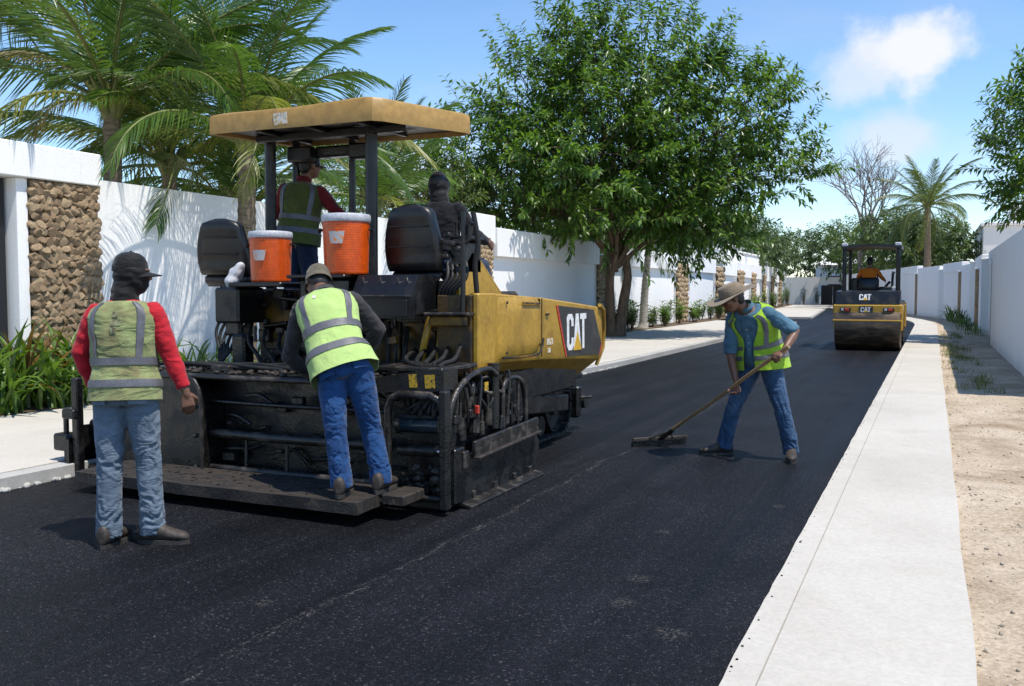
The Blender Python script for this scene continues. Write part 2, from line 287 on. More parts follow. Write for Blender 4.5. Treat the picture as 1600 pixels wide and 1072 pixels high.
# ------------------------------------------------------------------ mesh helpers
def frame_of(d):
    d = d.normalized(); a = V((0, 0, 1)) if abs(d.z) < 0.9 else V((0, 1, 0))
    x = a.cross(d).normalized(); return x, d.cross(x).normalized()
def rot_xyz(rx=0, ry=0, rz=0): return Matrix.Rotation(rz, 3, 'Z') @ Matrix.Rotation(ry, 3, 'Y') @ Matrix.Rotation(rx, 3, 'X')
class MB:
    def __init__(s): s.v = []; s.f = []
    def add(s, vs, fs):
        o = len(s.v); s.v += [tuple(p) for p in vs]; s.f += [tuple(i + o for i in f) for f in fs]; return s
    def box(s, c, size, rot=None, bev=0.0):
        c = V(c); h = [x / 2 for x in size]; b = min(bev, min(h) * 0.9); rot = rot or Matrix.Identity(3)
        vs = []; fs = []
        if b <= 0:
            for sx in (-1, 1):
                for sy in (-1, 1):
                    for sz in (-1, 1): vs.append(c + rot @ V((sx * h[0], sy * h[1], sz * h[2])))
            fs = [(0, 1, 3, 2), (4, 6, 7, 5), (0, 4, 5, 1), (2, 3, 7, 6), (0, 2, 6, 4), (1, 5, 7, 3)]
            return s.add(vs, fs)
        idx = {}
        for sx in (-1, 1):
            for sy in (-1, 1):
                for sz in (-1, 1):
                    sg = (sx, sy, sz)
                    for ax in range(3):
                        p = [sg[k] * (h[k] if k == ax else h[k] - b) for k in range(3)]
                        idx[sg + (ax,)] = len(vs); vs.append(c + rot @ V(p))
        def I(sg, ax): return idx[tuple(sg) + (ax,)]
        for ax in range(3):
            o1, o2 = [k for k in range(3) if k != ax]
            for sg in (-1, 1):
                q = []
                for a, e in ((-1, -1), (1, -1), (1, 1), (-1, 1)):
                    t = [0, 0, 0]; t[ax] = sg; t[o1] = a; t[o2] = e; q.append(I(t, ax))
                fs.append(tuple(q))
        for ax in range(3):
            o1, o2 = [k for k in range(3) if k != ax]
            for a in (-1, 1):
                for e in (-1, 1):
                    t0 = [0, 0, 0]; t0[o1] = a; t0[o2] = e; t1 = list(t0); t0[ax] = -1; t1[ax] = 1
                    fs.append((I(t0, o1), I(t1, o1), I(t1, o2), I(t0, o2)))
        for sx in (-1, 1):
            for sy in (-1, 1):
                for sz in (-1, 1): fs.append(tuple(I((sx, sy, sz), k) for k in range(3)))
        return s.add(vs, fs)
    def bar(s, a, b, wd, th, bev=0.0, up=(0, 0, 1)):
        a = V(a); b = V(b); d = (b - a); L = d.length; d.normalize(); upv = V(up)
        if abs(d.dot(upv)) > 0.98: upv = V((0, 1, 0))
        x = upv.cross(d).normalized(); z = d.cross(x)
        return s.box((a + b) / 2, (wd, L, th), Matrix((x, d, z)).transposed(), bev)
    def tube(s, pts, r, n=10, cap=True, squash=None):
        pts = [V(p) for p in pts]; k = len(pts); rs = [r] * k if isinstance(r, (int, float)) else list(r)
        tang = []
        for i in range(k):
            d = pts[min(i + 1, k - 1)] - pts[max(i - 1, 0)]; tang.append(d.normalized() if d.length > 1e-9 else V((0, 0, 1)))
        x, y = frame_of(tang[0]); vs = []; fs = []
        for i in range(k):
            x = (x - tang[i] * x.dot(tang[i])).normalized(); y = tang[i].cross(x)
            for j in range(n):
                a = 2 * math.pi * j / n; vs.append(pts[i] + x * (math.cos(a) * rs[i]) + y * (math.sin(a) * rs[i] * (squash or 1)))
        for i in range(k - 1):
            for j in range(n): fs.append((i * n + j, i * n + (j + 1) % n, (i + 1) * n + (j + 1) % n, (i + 1) * n + j))
        if cap: fs.append(tuple(reversed(range(n)))); fs.append(tuple(range((k - 1) * n, k * n)))
        return s.add(vs, fs)
    def capsule(s, pts, rs, n=12):
        """tube with rounded ends (for remeshed bodies)"""
        pts = [V(p) for p in pts]; d0 = (pts[0] - pts[1]).normalized(); d1 = (pts[-1] - pts[-2]).normalized()
        P = [pts[0] + d0 * rs[0] * 0.95, pts[0] + d0 * rs[0] * 0.7] + pts + [pts[-1] + d1 * rs[-1] * 0.7, pts[-1] + d1 * rs[-1] * 0.95]
        Rr = [rs[0] * 0.3, rs[0] * 0.72] + list(rs) + [rs[-1] * 0.72, rs[-1] * 0.3]
        return s.tube(P, Rr, n)
    def lathe(s, prof, c=(0, 0, 0), rot=None, n=24, sweep=None):
        rot = rot or Matrix.Identity(3); c = V(c); vs = []; fs = []; k = len(prof)
        for r, z in prof:
            for j in range(n):
                a = 2 * math.pi * j / n; vs.append(c + rot @ V((r * math.cos(a), r * math.sin(a), z)))
        for i in range(k - 1):
            for j in range(n): fs.append((i * n + j, i * n + (j + 1) % n, (i + 1) * n + (j + 1) % n, (i + 1) * n + j))
        if prof[0][0] > 1e-6: fs.append(tuple(reversed(range(n))))
        if prof[-1][0] > 1e-6: fs.append(tuple(range((k - 1) * n, k * n)))
        return s.add(vs, fs)
    def ell(s, c, r, rot=None, n=16, k=10):
        prof = [(max(1e-4, math.sin(math.pi * i / k)), -math.cos(math.pi * i / k)) for i in range(k + 1)]
        rot = rot or Matrix.Identity(3)
        return s.lathe(prof, c, rot @ Matrix.Diagonal(V(r)), n)
    def prism(s, poly, o, ex, ey, depth):
        """polygon in the plane (o, ex, ey), extruded by the vector depth"""
        o = V(o); ex = V(ex); ey = V(ey); dv = V(depth); n = len(poly)
        a = [o + ex * p[0] + ey * p[1] for p in poly]; vs = a + [p + dv for p in a]
        fs = [tuple(range(n)), tuple(reversed(range(n, 2 * n)))] + [(i, i + n, (i + 1) % n + n, (i + 1) % n) for i in range(n)]
        return s.add(vs, fs)
    def grid(s, rows, closed=False):
        n = len(rows[0]); vs = [p for r in rows for p in r]; fs = []
        for i in range(len(rows) - 1):
            for j in range(n if closed else n - 1): fs.append((i * n + j, i * n + (j + 1) % n, (i + 1) * n + (j + 1) % n, (i + 1) * n + j))
        return s.add(vs, fs)
    def slab(s, rows, th):
        """grid given a thickness: th is a function (i, j) -> vector to the second face"""
        n = len(rows[0]); m = len(rows); a = [V(p) for r in rows for p in r]
        b = [a[i * n + j] + th(i, j) for i in range(m) for j in range(n)]; fs = []; o = m * n
        for i in range(m - 1):
            for j in range(n - 1):
                q = (i * n + j, i * n + j + 1, (i + 1) * n + j + 1, (i + 1) * n + j); fs.append(q); fs.append(tuple(x + o for x in reversed(q)))
        rim = [j for j in range(n)] + [i * n + n - 1 for i in range(1, m)] + [(m - 1) * n + j for j in range(n - 2, -1, -1)] + [i * n for i in range(m - 2, 0, -1)]
        for k in range(len(rim)):
            p, q = rim[k], rim[(k + 1) % len(rim)]; fs.append((q, p, p + o, q + o))
        return s.add(a + b, fs)
    def mesh(s, name='mesh', off=V((0, 0, 0)), sharp=35, fix=True):
        me = bpy.data.meshes.new(name); me.from_pydata([(p[0] - off.x, p[1] - off.y, p[2] - off.z) for p in s.v], [], s.f)
        if fix and len(s.f) < 60000:
            bm = bmesh.new(); bm.from_mesh(me); bmesh.ops.recalc_face_normals(bm, faces=bm.faces); bm.to_mesh(me); bm.free()
        if sharp is not None:
            me.shade_smooth(); me.set_sharp_from_angle(angle=R(sharp))
        return me
def wloc(o):
    p = V((0, 0, 0))
    while o is not None: p = p + V(o.location); o = o.parent
    return p
def link(name, me, mat, parent=None, loc=None):
    o = bpy.data.objects.new(name, me); COL.objects.link(o)
    if mat is not None:
        if len(me.materials) == 0: me.materials.append(M[mat] if isinstance(mat, str) else mat)
    if parent: o.parent = parent
    if loc is not None: o.location = loc
    return o
def part(name, mb, mat, parent, sharp=35, fix=True, label=None):
    o = link(name, mb.mesh(name, wloc(parent), sharp, fix), mat, parent)
    if label: o['label'] = label
    return o
def tag(o, label, cat, group=None, kind=None):
    o['label'] = label
    if cat: o['category'] = cat
    if group: o['group'] = group
    if kind: o['kind'] = kind
    return o
def thing(name, label, cat, loc=(0, 0, 0), group=None):
    o = bpy.data.objects.new(name, None); COL.objects.link(o); o.location = loc; o.empty_display_size = 0.2
    return tag(o, label, cat, group, 'thing')
def struct(name, mb, mat, label=None, sharp=35, fix=True):
    o = link(name, mb.mesh(name, V((0, 0, 0)), sharp, fix), mat); o['kind'] = 'structure'
    o['label'] = label or name.replace('_', ' ')
    return o
def remesh(mb, voxel, smooth=4, fac=0.5, off=V((0, 0, 0))):
    me = bpy.data.meshes.new('tmp'); me.from_pydata([(p[0] - off.x, p[1] - off.y, p[2] - off.z) for p in mb.v], [], mb.f)
    bm = bmesh.new(); bm.from_mesh(me); bmesh.ops.recalc_face_normals(bm, faces=bm.faces); bm.to_mesh(me); bm.free()
    o = bpy.data.objects.new('tmp', me); COL.objects.link(o)
    a = o.modifiers.new('r', 'REMESH'); a.mode = 'VOXEL'; a.voxel_size = voxel; a.adaptivity = 0
    b = o.modifiers.new('s', 'SMOOTH'); b.factor = fac; b.iterations = smooth
    dg = bpy.context.evaluated_depsgraph_get(); dg.update()
    r = bpy.data.meshes.new_from_object(o.evaluated_get(dg)); bpy.data.objects.remove(o); bpy.data.meshes.remove(me)
    return r
def displace(me, fn):
    n = len(me.vertices); co = np.empty(n * 3, 'f'); no = np.empty(n * 3, 'f')
    me.vertices.foreach_get('co', co); me.vertex_normals.foreach_get('vector', no)
    co = co.reshape(-1, 3); no = no.reshape(-1, 3)
    d = np.array([fn(c) for c in co], 'f'); co += no * d[:, None]
    me.vertices.foreach_set('co', co.ravel()); me.update()

# ------------------------------------------------------------------ setting: ground, road, pavements, dirt
rng = random.Random(11)
def shift(y):
    if y < 42: return 0.0
    if y < 55: return 0.008 * (y - 42) ** 2
    return 1.352 + 0.208 * (y - 55)
def xl(y):                                   # left kerb line
    t = min(1, max(0, (y - 6) / 12)); t = t * t * (3 - 2 * t)
    return -6.32 + 0.66 * t - 0.35 * shift(y)
def xr(y): return -0.68 - shift(y)           # right kerb line
ys = [-8 + 0.5 * i for i in range(0, 60)] + [22 + 2.0 * i for i in range(0, 48)]
mb = MB(); mb.add([(-900, -700, -0.16), (900, -700, -0.16), (900, 1500, -0.16), (-900, 1500, -0.16)], [(0, 1, 2, 3)])
struct('ground', mb, 'dirt', 'sandy ground reaching to the horizon')
rows = []
for y in ys:
    x0 = xl(y) - 0.5 if y < 44 else -14 - shift(y); x1 = xr(y) + 0.06
    row = []
    for k in range(25):
        x = x0 + (x1 - x0) * k / 24
        row.append((x, y, 0.006 * mnoise.noise(V((x * 0.7, y * 0.5, 0)))))
    for px, pz in ((-3.19, 0.0), (-3.12, 0.011), (-3.07, 0.010), (-3.0, 0.0)):
        row.append((px, y, pz)) if y < 5.2 else row.append((px, y, 0.004 * mnoise.noise(V((px * 0.7, y * 0.5, 0)))))
    row.sort(key=lambda p: p[0]); rows.append(row)
mb = MB(); mb.grid(rows); struct('road', mb, 'asphalt', 'fresh black asphalt road between the white pavements', sharp=80)
# right pavement: kerb strip, slab
def strip(xa, xb, y0, y1, top, bottom, jag=0.0, seed=0, step=0.25, hump=0.0, rnd=0.007):
    mb = MB(); rows = []; y = y0
    while y <= y1 + 1e-6:
        j = jag * (mnoise.noise(V((seed, y * 2.3, 0))) + 0.7 * mnoise.noise(V((seed, y * 9.1, 4)))) if jag else 0
        a = xa(y) + j; b = xb(y); hz = hump * mnoise.noise(V((a, y * 0.4, seed)))
        rows.append([(a, y, bottom), (a + 0.004, y, top - 0.010 + hz), (a + rnd, y, top + hz), ((a + b) / 2, y, top + hz), (b - rnd, y, top + hz), (b - 0.0005, y, top - 0.006 + hz), (b, y, bottom)])
        y += step if y < 30 else 1.0
    mb.grid(rows); mb.f.append(tuple(range(7))); n = len(mb.v); mb.f.append(tuple(range(n - 7, n))); return mb
struct('kerb_right', strip(lambda y: xr(y), lambda y: xr(y) + 0.1282, -6, 100, 0.0778, -0.1, 0.006, 1, 0.12, 0, 0.003), 'pavement', 'pale concrete kerb edging the right pavement')
y = -6.0; k = 0; slabs = []
ends = [-6, 100]
struct('pavement_right', strip(lambda y: xr(y) + 0.129, lambda y: xr(y) + 0.86 + 0.02 * mnoise.noise(V((y * .8, 0, 0))), -6, 100, 0.078, -0.1, 0, 2, 0.4, 0.0, 0.003), 'pavement', 'pale concrete pavement strip beside the dirt verge')
# left kerb and pavement, with a driveway gap
def left_block(y0, y1, nm, lab):
    struct('kerb_left' + nm, strip(lambda y: xl(y) - 0.16, lambda y: xl(y) + 0.0, y0, y1, 0.105, -0.1, 0.0, 7, 0.12, 0.008), 'kerb', 'rough broken kerb ' + lab)
    mb = strip(lambda y: -9.45 - 0.35 * shift(y), lambda y: xl(y) - 0.165, y0, y1, 0.112, -0.1, 0.03, 9, 0.4, 0.006)
    struct('pavement_left' + nm, mb, 'pavement', 'wide white concrete pavement ' + lab)
left_block(-4, 44.5, '', 'along the left wall'); left_block(52, 98, '_far', 'beyond the side turning')
# rough, broken outer face of the near left kerb: clods of concrete and asphalt along its foot
mb = MB()
for i in range(420):
    yy = 1.5 + 16 * rng.random() ** 1.4; r = 0.008 + 0.02 * rng.random()
    c = V((xl(yy) + 0.002 + 0.03 * rng.random(), yy, r * 0.4)); mb.ell(c, (r, r * (0.8 + rng.random()), r * 0.7), rot_xyz(rng.random(), rng.random(), rng.random() * 6), 6, 4)
o = struct('kerb_rubble', mb, 'kerb', 'crumbs of concrete along the foot of the left kerb', sharp=80); o['kind'] = 'stuff'
mb = MB()
for i in range(600):
    yy = -1 + 16 * rng.random() ** 1.3; r = 0.0025 + 0.005 * rng.random() ** 2
    c = V((xr(yy) + 0.03 - 0.06 * rng.random() ** 0.8, yy, 0.0)); c.z = 0.078 if c.x > xr(yy) + 0.014 else 0.004
    mb.ell(c, (r, r, r * 0.8), rot_xyz(rng.random(), 0, rng.random() * 6), 5, 3)
o = struct('asphalt_crumbs', mb, 'asphalt', 'loose asphalt crumbs along the right kerb', sharp=80, fix=False); o['kind'] = 'stuff'
# planting bed against the left wall
mb = MB(); rows = []
for y in ys:
    if y > 100: break
    rows.append([(-10.75 - 0.35 * shift(y), y, 0.02), (-10.3 - 0.35 * shift(y), y, 0.13), (-9.9 - 0.35 * shift(y), y, 0.15 + 0.03 * mnoise.noise(V((0, y, 0)))), (-9.40 - 0.35 * shift(y), y, 0.118)])
mb.grid(rows); struct('planting_bed', mb, 'soil', 'strip of dark soil under the left wall')
# dirt verge on the right
mb = MB(); rows = []; y = -6
while y < 100:
    row = []
    for k in range(46):
        x = xr(y) + 0.80 + (6.0 if y < 14 else 1.6) * (k / 45) ** 1.25
        z = 0.045 + 0.022 * mnoise.noise(V((x * 2.2, y * 1.5, 0))) + 0.012 * mnoise.noise(V((x * 7, y * 6, 3))) + 0.006 * mnoise.noise(V((x * 17, y * 15, 3))) + 0.03 * max(0, (k - 20) / 25)
        row.append((x, y, z))
    rows.append(row); y += 0.09 if y < 14 else (0.3 if y < 30 else 1.5)
mb.grid(rows); struct('dirt_verge', mb, 'dirt', 'dry sandy dirt verge right of the pavement', sharp=80)
mb = MB()
for i in range(3400):
    yy = 1.5 + 20 * rng.random() ** 1.6; r = 0.003 + 0.010 * rng.random() ** 5
    x = xr(yy) + 0.84 + rng.random() ** 1.7 * (1.9 if yy < 14 else 1.1)
    if x > 1.35 and yy > 14: continue
    z = 0.045 + 0.022 * mnoise.noise(V((x * 2.2, yy * 1.5, 0))) + 0.012 * mnoise.noise(V((x * 7, yy * 6, 3)))
    mb.ell((x, yy, z + r * 0.3), (r * (1 + rng.random()), r, r * 0.7), rot_xyz(rng.random(), rng.random(), rng.random() * 6), 6, 3)
o = struct('pebbles', mb, 'pebble', 'pale pebbles scattered over the dirt verge', sharp=80, fix=False); o['kind'] = 'stuff'

# ------------------------------------------------------------------ walls
XW = -10.4
stone_meshes = []
for i in range(10):
    r2 = random.Random(i); bm = bmesh.new(); bmesh.ops.create_icosphere(bm, subdivisions=2, radius=0.52)
    for v in bm.verts:
        k = 1 + 0.75 * mnoise.cell(v.co * 2.1 + V((i * 7.1, 0, 0))) * 0.35 + 0.5 * mnoise.noise(v.co * 2.0 + V((i * 7.1, 0, 0))); v.co = V((v.co.x * k, max(-0.5, min(0.5, v.co.y * 1.25 * k)), max(-0.5, min(0.5, v.co.z * 1.25 * k))))
        v.co.x = math.copysign(min(abs(v.co.x), 0.40), v.co.x)
    me = bpy.data.meshes.new('stone'); bm.to_mesh(me); bm.free(); me.shade_smooth(); me.set_sharp_from_angle(angle=R(18))
    me.materials.append(M['stone' if i % 2 else 'stone2']); stone_meshes.append(me)
def stone_panel(parent, x, y0, y1, z0, z1, size, single):
    """rough stone cladding on a +X face; single: each stone an object, else one joined part"""
    base = MB(); base.box((x - 0.05, (y0 + y1) / 2, (z0 + z1) / 2), (0.1, y1 - y0, z1 - z0)); bp = part('mortar_backing', base, 'mortar', parent)
    r2 = random.Random(int(y0 * 10)); W = y1 - y0; H = z1 - z0; nz = max(2, int(H / size)); ny = max(1, int(W / size))
    joined = MB(); off = wloc(parent)
    for i in range(nz):
        for j in range(ny):
            cy = y0 + W * (j + 0.5 + (0.25 if i % 2 else -0.25) * (ny > 2) + r2.uniform(-.16, .16)) / ny; cz = z0 + H * (i + 0.5 + r2.uniform(-.2, .2)) / nz
            cy = min(y1 - size * 0.42, max(y0 + size * 0.42, cy)); cz = min(z1 - size * 0.42, max(z0 + size * .42, cz))
            sc = V((size * r2.uniform(0.9, 1.5), size * r2.uniform(1.15, 1.6), size * r2.uniform(1.0, 1.45)))
            rm = rot_xyz(r2.uniform(-.9, .9), r2.uniform(-.45, .45), r2.uniform(-.45, .45))
            me = stone_meshes[r2.randrange(10)]
            if single:
                o = bpy.data.objects.new('stone', me); COL.objects.link(o); o.parent = parent
                o.matrix_local = Matrix.Translation(V((x + size * .12, cy, cz)) - off) @ rm.to_4x4() @ Matrix.Diagonal(sc).to_4x4()
            else:
                joined.ell((x + size * .1, cy, cz), (sc.x * .42, sc.y * .5, sc.z * .5), rm, 6, 4)
    if not single:
        o = part('stone_cladding', joined, 'stone2', parent, sharp=25, fix=False); o['kind'] = 'stuff'
gw = thing('gate_wall', 'tall white gate surround with stone panel at the left edge', 'wall', (XW, 8.0, 0))
mb = MB(); mb.box((XW - 0.16, 6.60, 3.135), (0.44, 5.36, 0.43), bev=0.012); part('header_beam', mb, 'wall', gw)
mb = MB(); mb.box((XW - 0.20, 8.12, 1.458), (0.36, 0.155, 2.916), bev=0.008); part('gate_jamb', mb, 'wall', gw)
mb = MB(); mb.box((XW - 0.55, 8.75, 1.6), (0.55, 1.04, 3.15)); part('wall_core', mb, 'wall', gw)
mb = MB(); mb.box((XW - 0.26, 7.93, 1.456), (0.12, 0.16, 2.90), bev=0.008); part('gate_post', mb, 'gate', gw)
mb = MB(); mb.box((XW - 0.42, 6.3, 1.45), (0.1, 3.0, 2.88), bev=0.01); part('gate_leaf', mb, 'wall', gw)
stone_panel(gw, XW - 0.02, 8.21, 9.27, 0.05, 2.915, 0.102, True)
def wall_seg(name, label, y0, y1, h, band=None, x=XW, pil=(), cop=True, far=False, group=None, sh=0.35):
    """white boundary wall facing +X; the line follows the bend of the street"""
    t = thing(name, label, 'wall', (x - sh * shift(y0), y0, 0), group); mat = 'wall_far' if far else 'wall'
    def px(y): return x - sh * shift(y)
    mb = MB(); n = max(1, int((y1 - y0) / 3)) if y1 > 42 else 1
    for i in range(n):
        a = y0 + (y1 - y0) * i / n; b = y0 + (y1 - y0) * (i + 1) / n
        mb.add([(px(a) - .28, a, 0), (px(a), a, 0), (px(a), a, h), (px(a) - .28, a, h), (px(b) - .28, b, 0), (px(b), b, 0), (px(b), b, h), (px(b) - .28, b, h)],
               [(0, 1, 2, 3), (7, 6, 5, 4), (1, 5, 6, 2), (4, 0, 3, 7), (3, 2, 6, 7)])
    part('wall_panel', mb, mat, t, sharp=20)
    if band:
        mb = MB(); mb.bar((px(y0) - 0.02, y0 + 0.012, (band + h) / 2 + 0.012), (px(y1) - 0.02, y1 - 0.012, (band + h) / 2 + 0.012), 0.36, h - band + 0.02, 0.012); part('upper_band', mb, mat, t)
    return t
wall_seg('boundary_wall', 'long plain white wall behind the paver with palm shadows', 9.285, 20.4, 3.03, x=XW - 0.10)
b1 = thing('wall_block', 'tall white block with stone strip right of the canopy post', 'wall', (XW, 21, 0))
mb = MB(); mb.box((XW - 0.20, 21.1, 3.08), (0.5, 1.39, 0.72), bev=0.012); part('block_cap', mb, 'wall', b1)
mb = MB(); mb.box((XW - 0.35, 21.1, 1.36), (0.4, 1.39, 2.70), bev=0.01); part('wall_core', mb, 'wall', b1)
stone_panel(b1, XW - 0.04, 20.45, 21.75, 0.1, 2.71, 0.13, False)
wall_seg('boundary_wall', 'white wall with deep upper band between hopper and tree', 21.81, 29.9, 3.12, 2.40, x=XW - 0.06)
def stone_pillar(y0, y1, h, label, x=XW, size=0.14):
    t = thing('stone_pillar', label, 'pillar', (x - .35 * shift(y0), y0, 0), 'stone pillars of the left wall'); xx = x - 0.35 * shift(y0)
    mb = MB(); mb.box((xx - 0.2, (y0 + y1) / 2, h / 2 + 0.02), (0.34, y1 - y0 - 0.02, h), bev=0.01); part('wall_core', mb, 'wall', t)
    stone_panel(t, xx + 0.0, y0 + 0.02, y1 - 0.02, 0.08, h - 0.02, size, False); return t
stone_pillar(29.92, 31.4, 2.75, 'brown stone pillar hidden behind the big tree trunk')
wall_seg('boundary_wall', 'white banded wall behind the slim young palm', 31.42, 40.4, 3.08, 2.42, x=XW - 0.06)
stone_pillar(40.42, 42.4, 2.72, 'broad stone pillar right of the slim young palm', x=XW + 0.05, size=0.2)
segs = [(42.45, 49.0, 3.12, 2.42, 'third'), (51.0, 57.5, 3.15, 2.4, 'fourth'), (59.6, 66.0, 3.3, 2.4, 'fifth'), (67.6, 74.0, 3.4, 2.4, 'sixth'), (75.4, 82.0, 3.5, 2.3, 'seventh'), (83.4, 91.0, 3.6, 2.3, 'eighth'), (92.2, 101.0, 3.5, 2.3, 'ninth')]
for (a, b, h, bd, nm) in segs:
    wall_seg('boundary_wall', 'white banded wall, %s stretch counted from the big tree' % nm, a, b, h, bd, far=True, x=XW - 0.05, group='far stretches of the left wall')
for i, (a, b) in enumerate([(49.05, 50.9), (57.6, 59.5), (66.1, 67.5), (74.1, 75.3), (82.1, 83.3), (91.1, 92.1)]):
    stone_pillar(a, b, 2.8, 'narrow stone pillar, %s beyond the broad stone pillar' % ('first', 'second', 'third', 'fourth', 'fifth', 'sixth')[i], x=XW + 0.1, size=0.26)
for i, (y0, y1, h, x) in enumerate([(47, 57, 3.9, -11.2), (57.3, 64, 4.35, -11.6), (64.3, 72, 4.1, -11.8), (73, 84, 4.7, -13.0), (86, 98, 4.3, -15.0)]):
    t = thing('garden_house', 'flat white house block behind the left wall, %s from the tree' % ('first', 'second', 'third', 'fourth', 'last')[i], 'house', (x, y0, 0), 'white house blocks behind the left wall')
    mb = MB(); mb.box((x - 1.6, (y0 + y1) / 2, h / 2), (2.6, y1 - y0, h), bev=0.03); part('wall_block', mb, 'wall_far', t)
    mb = MB(); mb.box((x - 1.6, (y0 + y1) / 2, h + 0.06), (2.75, y1 - y0 + 0.14, 0.12), bev=0.02); part('roof_edge', mb, 'wall_far', t)
# far end: cross wall with dark gate
ew = thing('end_wall', 'low white wall with dark gate closing the street', 'wall', (-20, 104, 0))
mb = MB(); mb.box((-21.8, 104, 1.5), (21.4, 0.4, 3.0)); part('wall_panel', mb, 'wall_far', ew)
mb = MB(); mb.box((-7.2, 104, 1.5), (2.4, 0.4, 3.0)); part('wall_panel', mb, 'wall_far', ew)
for gx in (-10.3, -9.1): mb = MB(); mb.box((gx, 103.7, 1.07), (1.16, 0.15, 2.1)); part('gate_leaf', mb, 'gate', ew)
mb = MB(); mb.box((-9.75, 104.0, 2.62), (2.66, 0.4, 0.75)); part('gate_lintel', mb, 'wall_far', ew)

# right wall
XR = 1.42
def right_wall(y0, y1, h, label, ledge=False, far=False, xo=0.0):
    t = thing('boundary_wall', label, 'wall', (XR + xo - shift(y0), y0, 0), 'walls on the right side'); mat = 'wall_far' if far else 'wall'
    mb = MB(); a = (XR + xo + 0.13 - shift(y0), y0, h / 2); b = (XR + xo + 0.13 - shift(y1), y1, h / 2)
    mb.bar(a, b, 0.26, h, 0.008); part('wall_panel', mb, mat, t)
    if ledge:
        mb = MB(); mb.bar((a[0] - 0.02, y0 + .01, h - 0.22), (b[0] - 0.02, y1 - .01, h - 0.22), 0.32, 0.46, 0.01); part('upper_band', mb, mat, t)
    return t
right_wall(14.3, 28.0, 2.62, 'plain shaded white wall nearest on the right')
def right_post(y0, w_, h, label, mat, x=0.0, d=0.3):
    t = thing('wall_post', label, 'post', (XR + x - shift(y0), y0, 0), 'posts along the right wall')
    mb = MB(); mb.box((XR + x + d / 2 - shift(y0), y0 + w_ / 2, h / 2), (d, w_, h), bev=0.012); part('shaft', mb, mat, t)
    mb = MB(); mb.box((XR + x + d / 2 - shift(y0), y0 + w_ / 2, h + 0.03), (d + .06, w_ + .06, 0.06), bev=0.012); part('cap', mb, 'wall_far', t)
right_post(28.1, 0.6, 2.35, 'rust brown post ending the nearest right wall', 'stone', x=0.02)
words = ['second', 'third', 'fourth', 'fifth', 'sixth', 'seventh', 'eighth', 'ninth', 'tenth']
yy = 28.8
for i in range(9):
    L = (5.2, 4.6, 5.4, 5.0, 5.5, 6.0, 8.0, 12.0, 15.0)[i]; h = (2.75, 2.6, 2.85, 2.7, 2.9, 2.85, 3.0, 3.0, 3.0)[i]
    right_wall(yy, yy + L - 0.5, h, 'white wall stretch on the right, %s along from the camera' % words[i], ledge=(i % 2 == 0), far=True, xo=0.10 if i % 2 else 0.22)
    if i < 7: right_post(yy + L - 0.46, 0.40, (2.5, 2.3, 2.7, 2.4, 2.6, 2.5, 2.6)[i], 'narrow post after the %s right wall stretch' % words[i], ('wall_far', 'stone2', 'wall_far', 'stone2', 'wall_far', 'stone2', 'wall_far')[i], x=-0.02)
    yy += L
h1 = thing('white_house', 'pale two storey house above the right wall', 'house', (6, 74, 0))
mb = MB(); mb.box((7.2, 76, 2.9), (8.6, 14, 5.8), bev=0.05); part('wall_block', mb, 'wall_far', h1)
mb = MB(); mb.box((7.6, 74, 6.7), (5.6, 3.4, 1.3), bev=0.05); part('roof_room', mb, 'wall_far', h1)
mb = MB(); mb.box((7.2, 76, 5.9), (8.9, 14.3, 0.22), bev=0.03); part('roof_edge', mb, 'wall_far', h1)
for k in range(3):
    mb = MB(); mb.box((2.89, 71.2 + 3.6 * k, 4.3), (0.05, 1.6, 1.5)); part('window', mb, 'glass', h1)
h2 = thing('white_house', 'low white house with hipped roof behind the roller canopy', 'house', (-9, 108, 0))
mb = MB(); mb.box((-6, 112, 2.2), (12, 7, 4.4), bev=0.05); part('wall_block', mb, 'wall_far', h2)
mb = MB(); mb.add([(-12.4, 108.1, 4.4), (0.4, 108.1, 4.4), (0.4, 115.9, 4.4), (-12.4, 115.9, 4.4), (-9, 112, 6.1), (-3, 112, 6.1)], [(0, 1, 5, 4), (1, 2, 5), (2, 3, 4, 5), (3, 0, 4), (0, 3, 2, 1)]); part('roof', mb, 'wall_far', h2)
for k in range(3):
    mb = MB(); mb.box((-10 + 3.6 * k, 108.47, 2.6), (1.4, 0.06, 1.2)); part('window', mb, 'glass', h2)

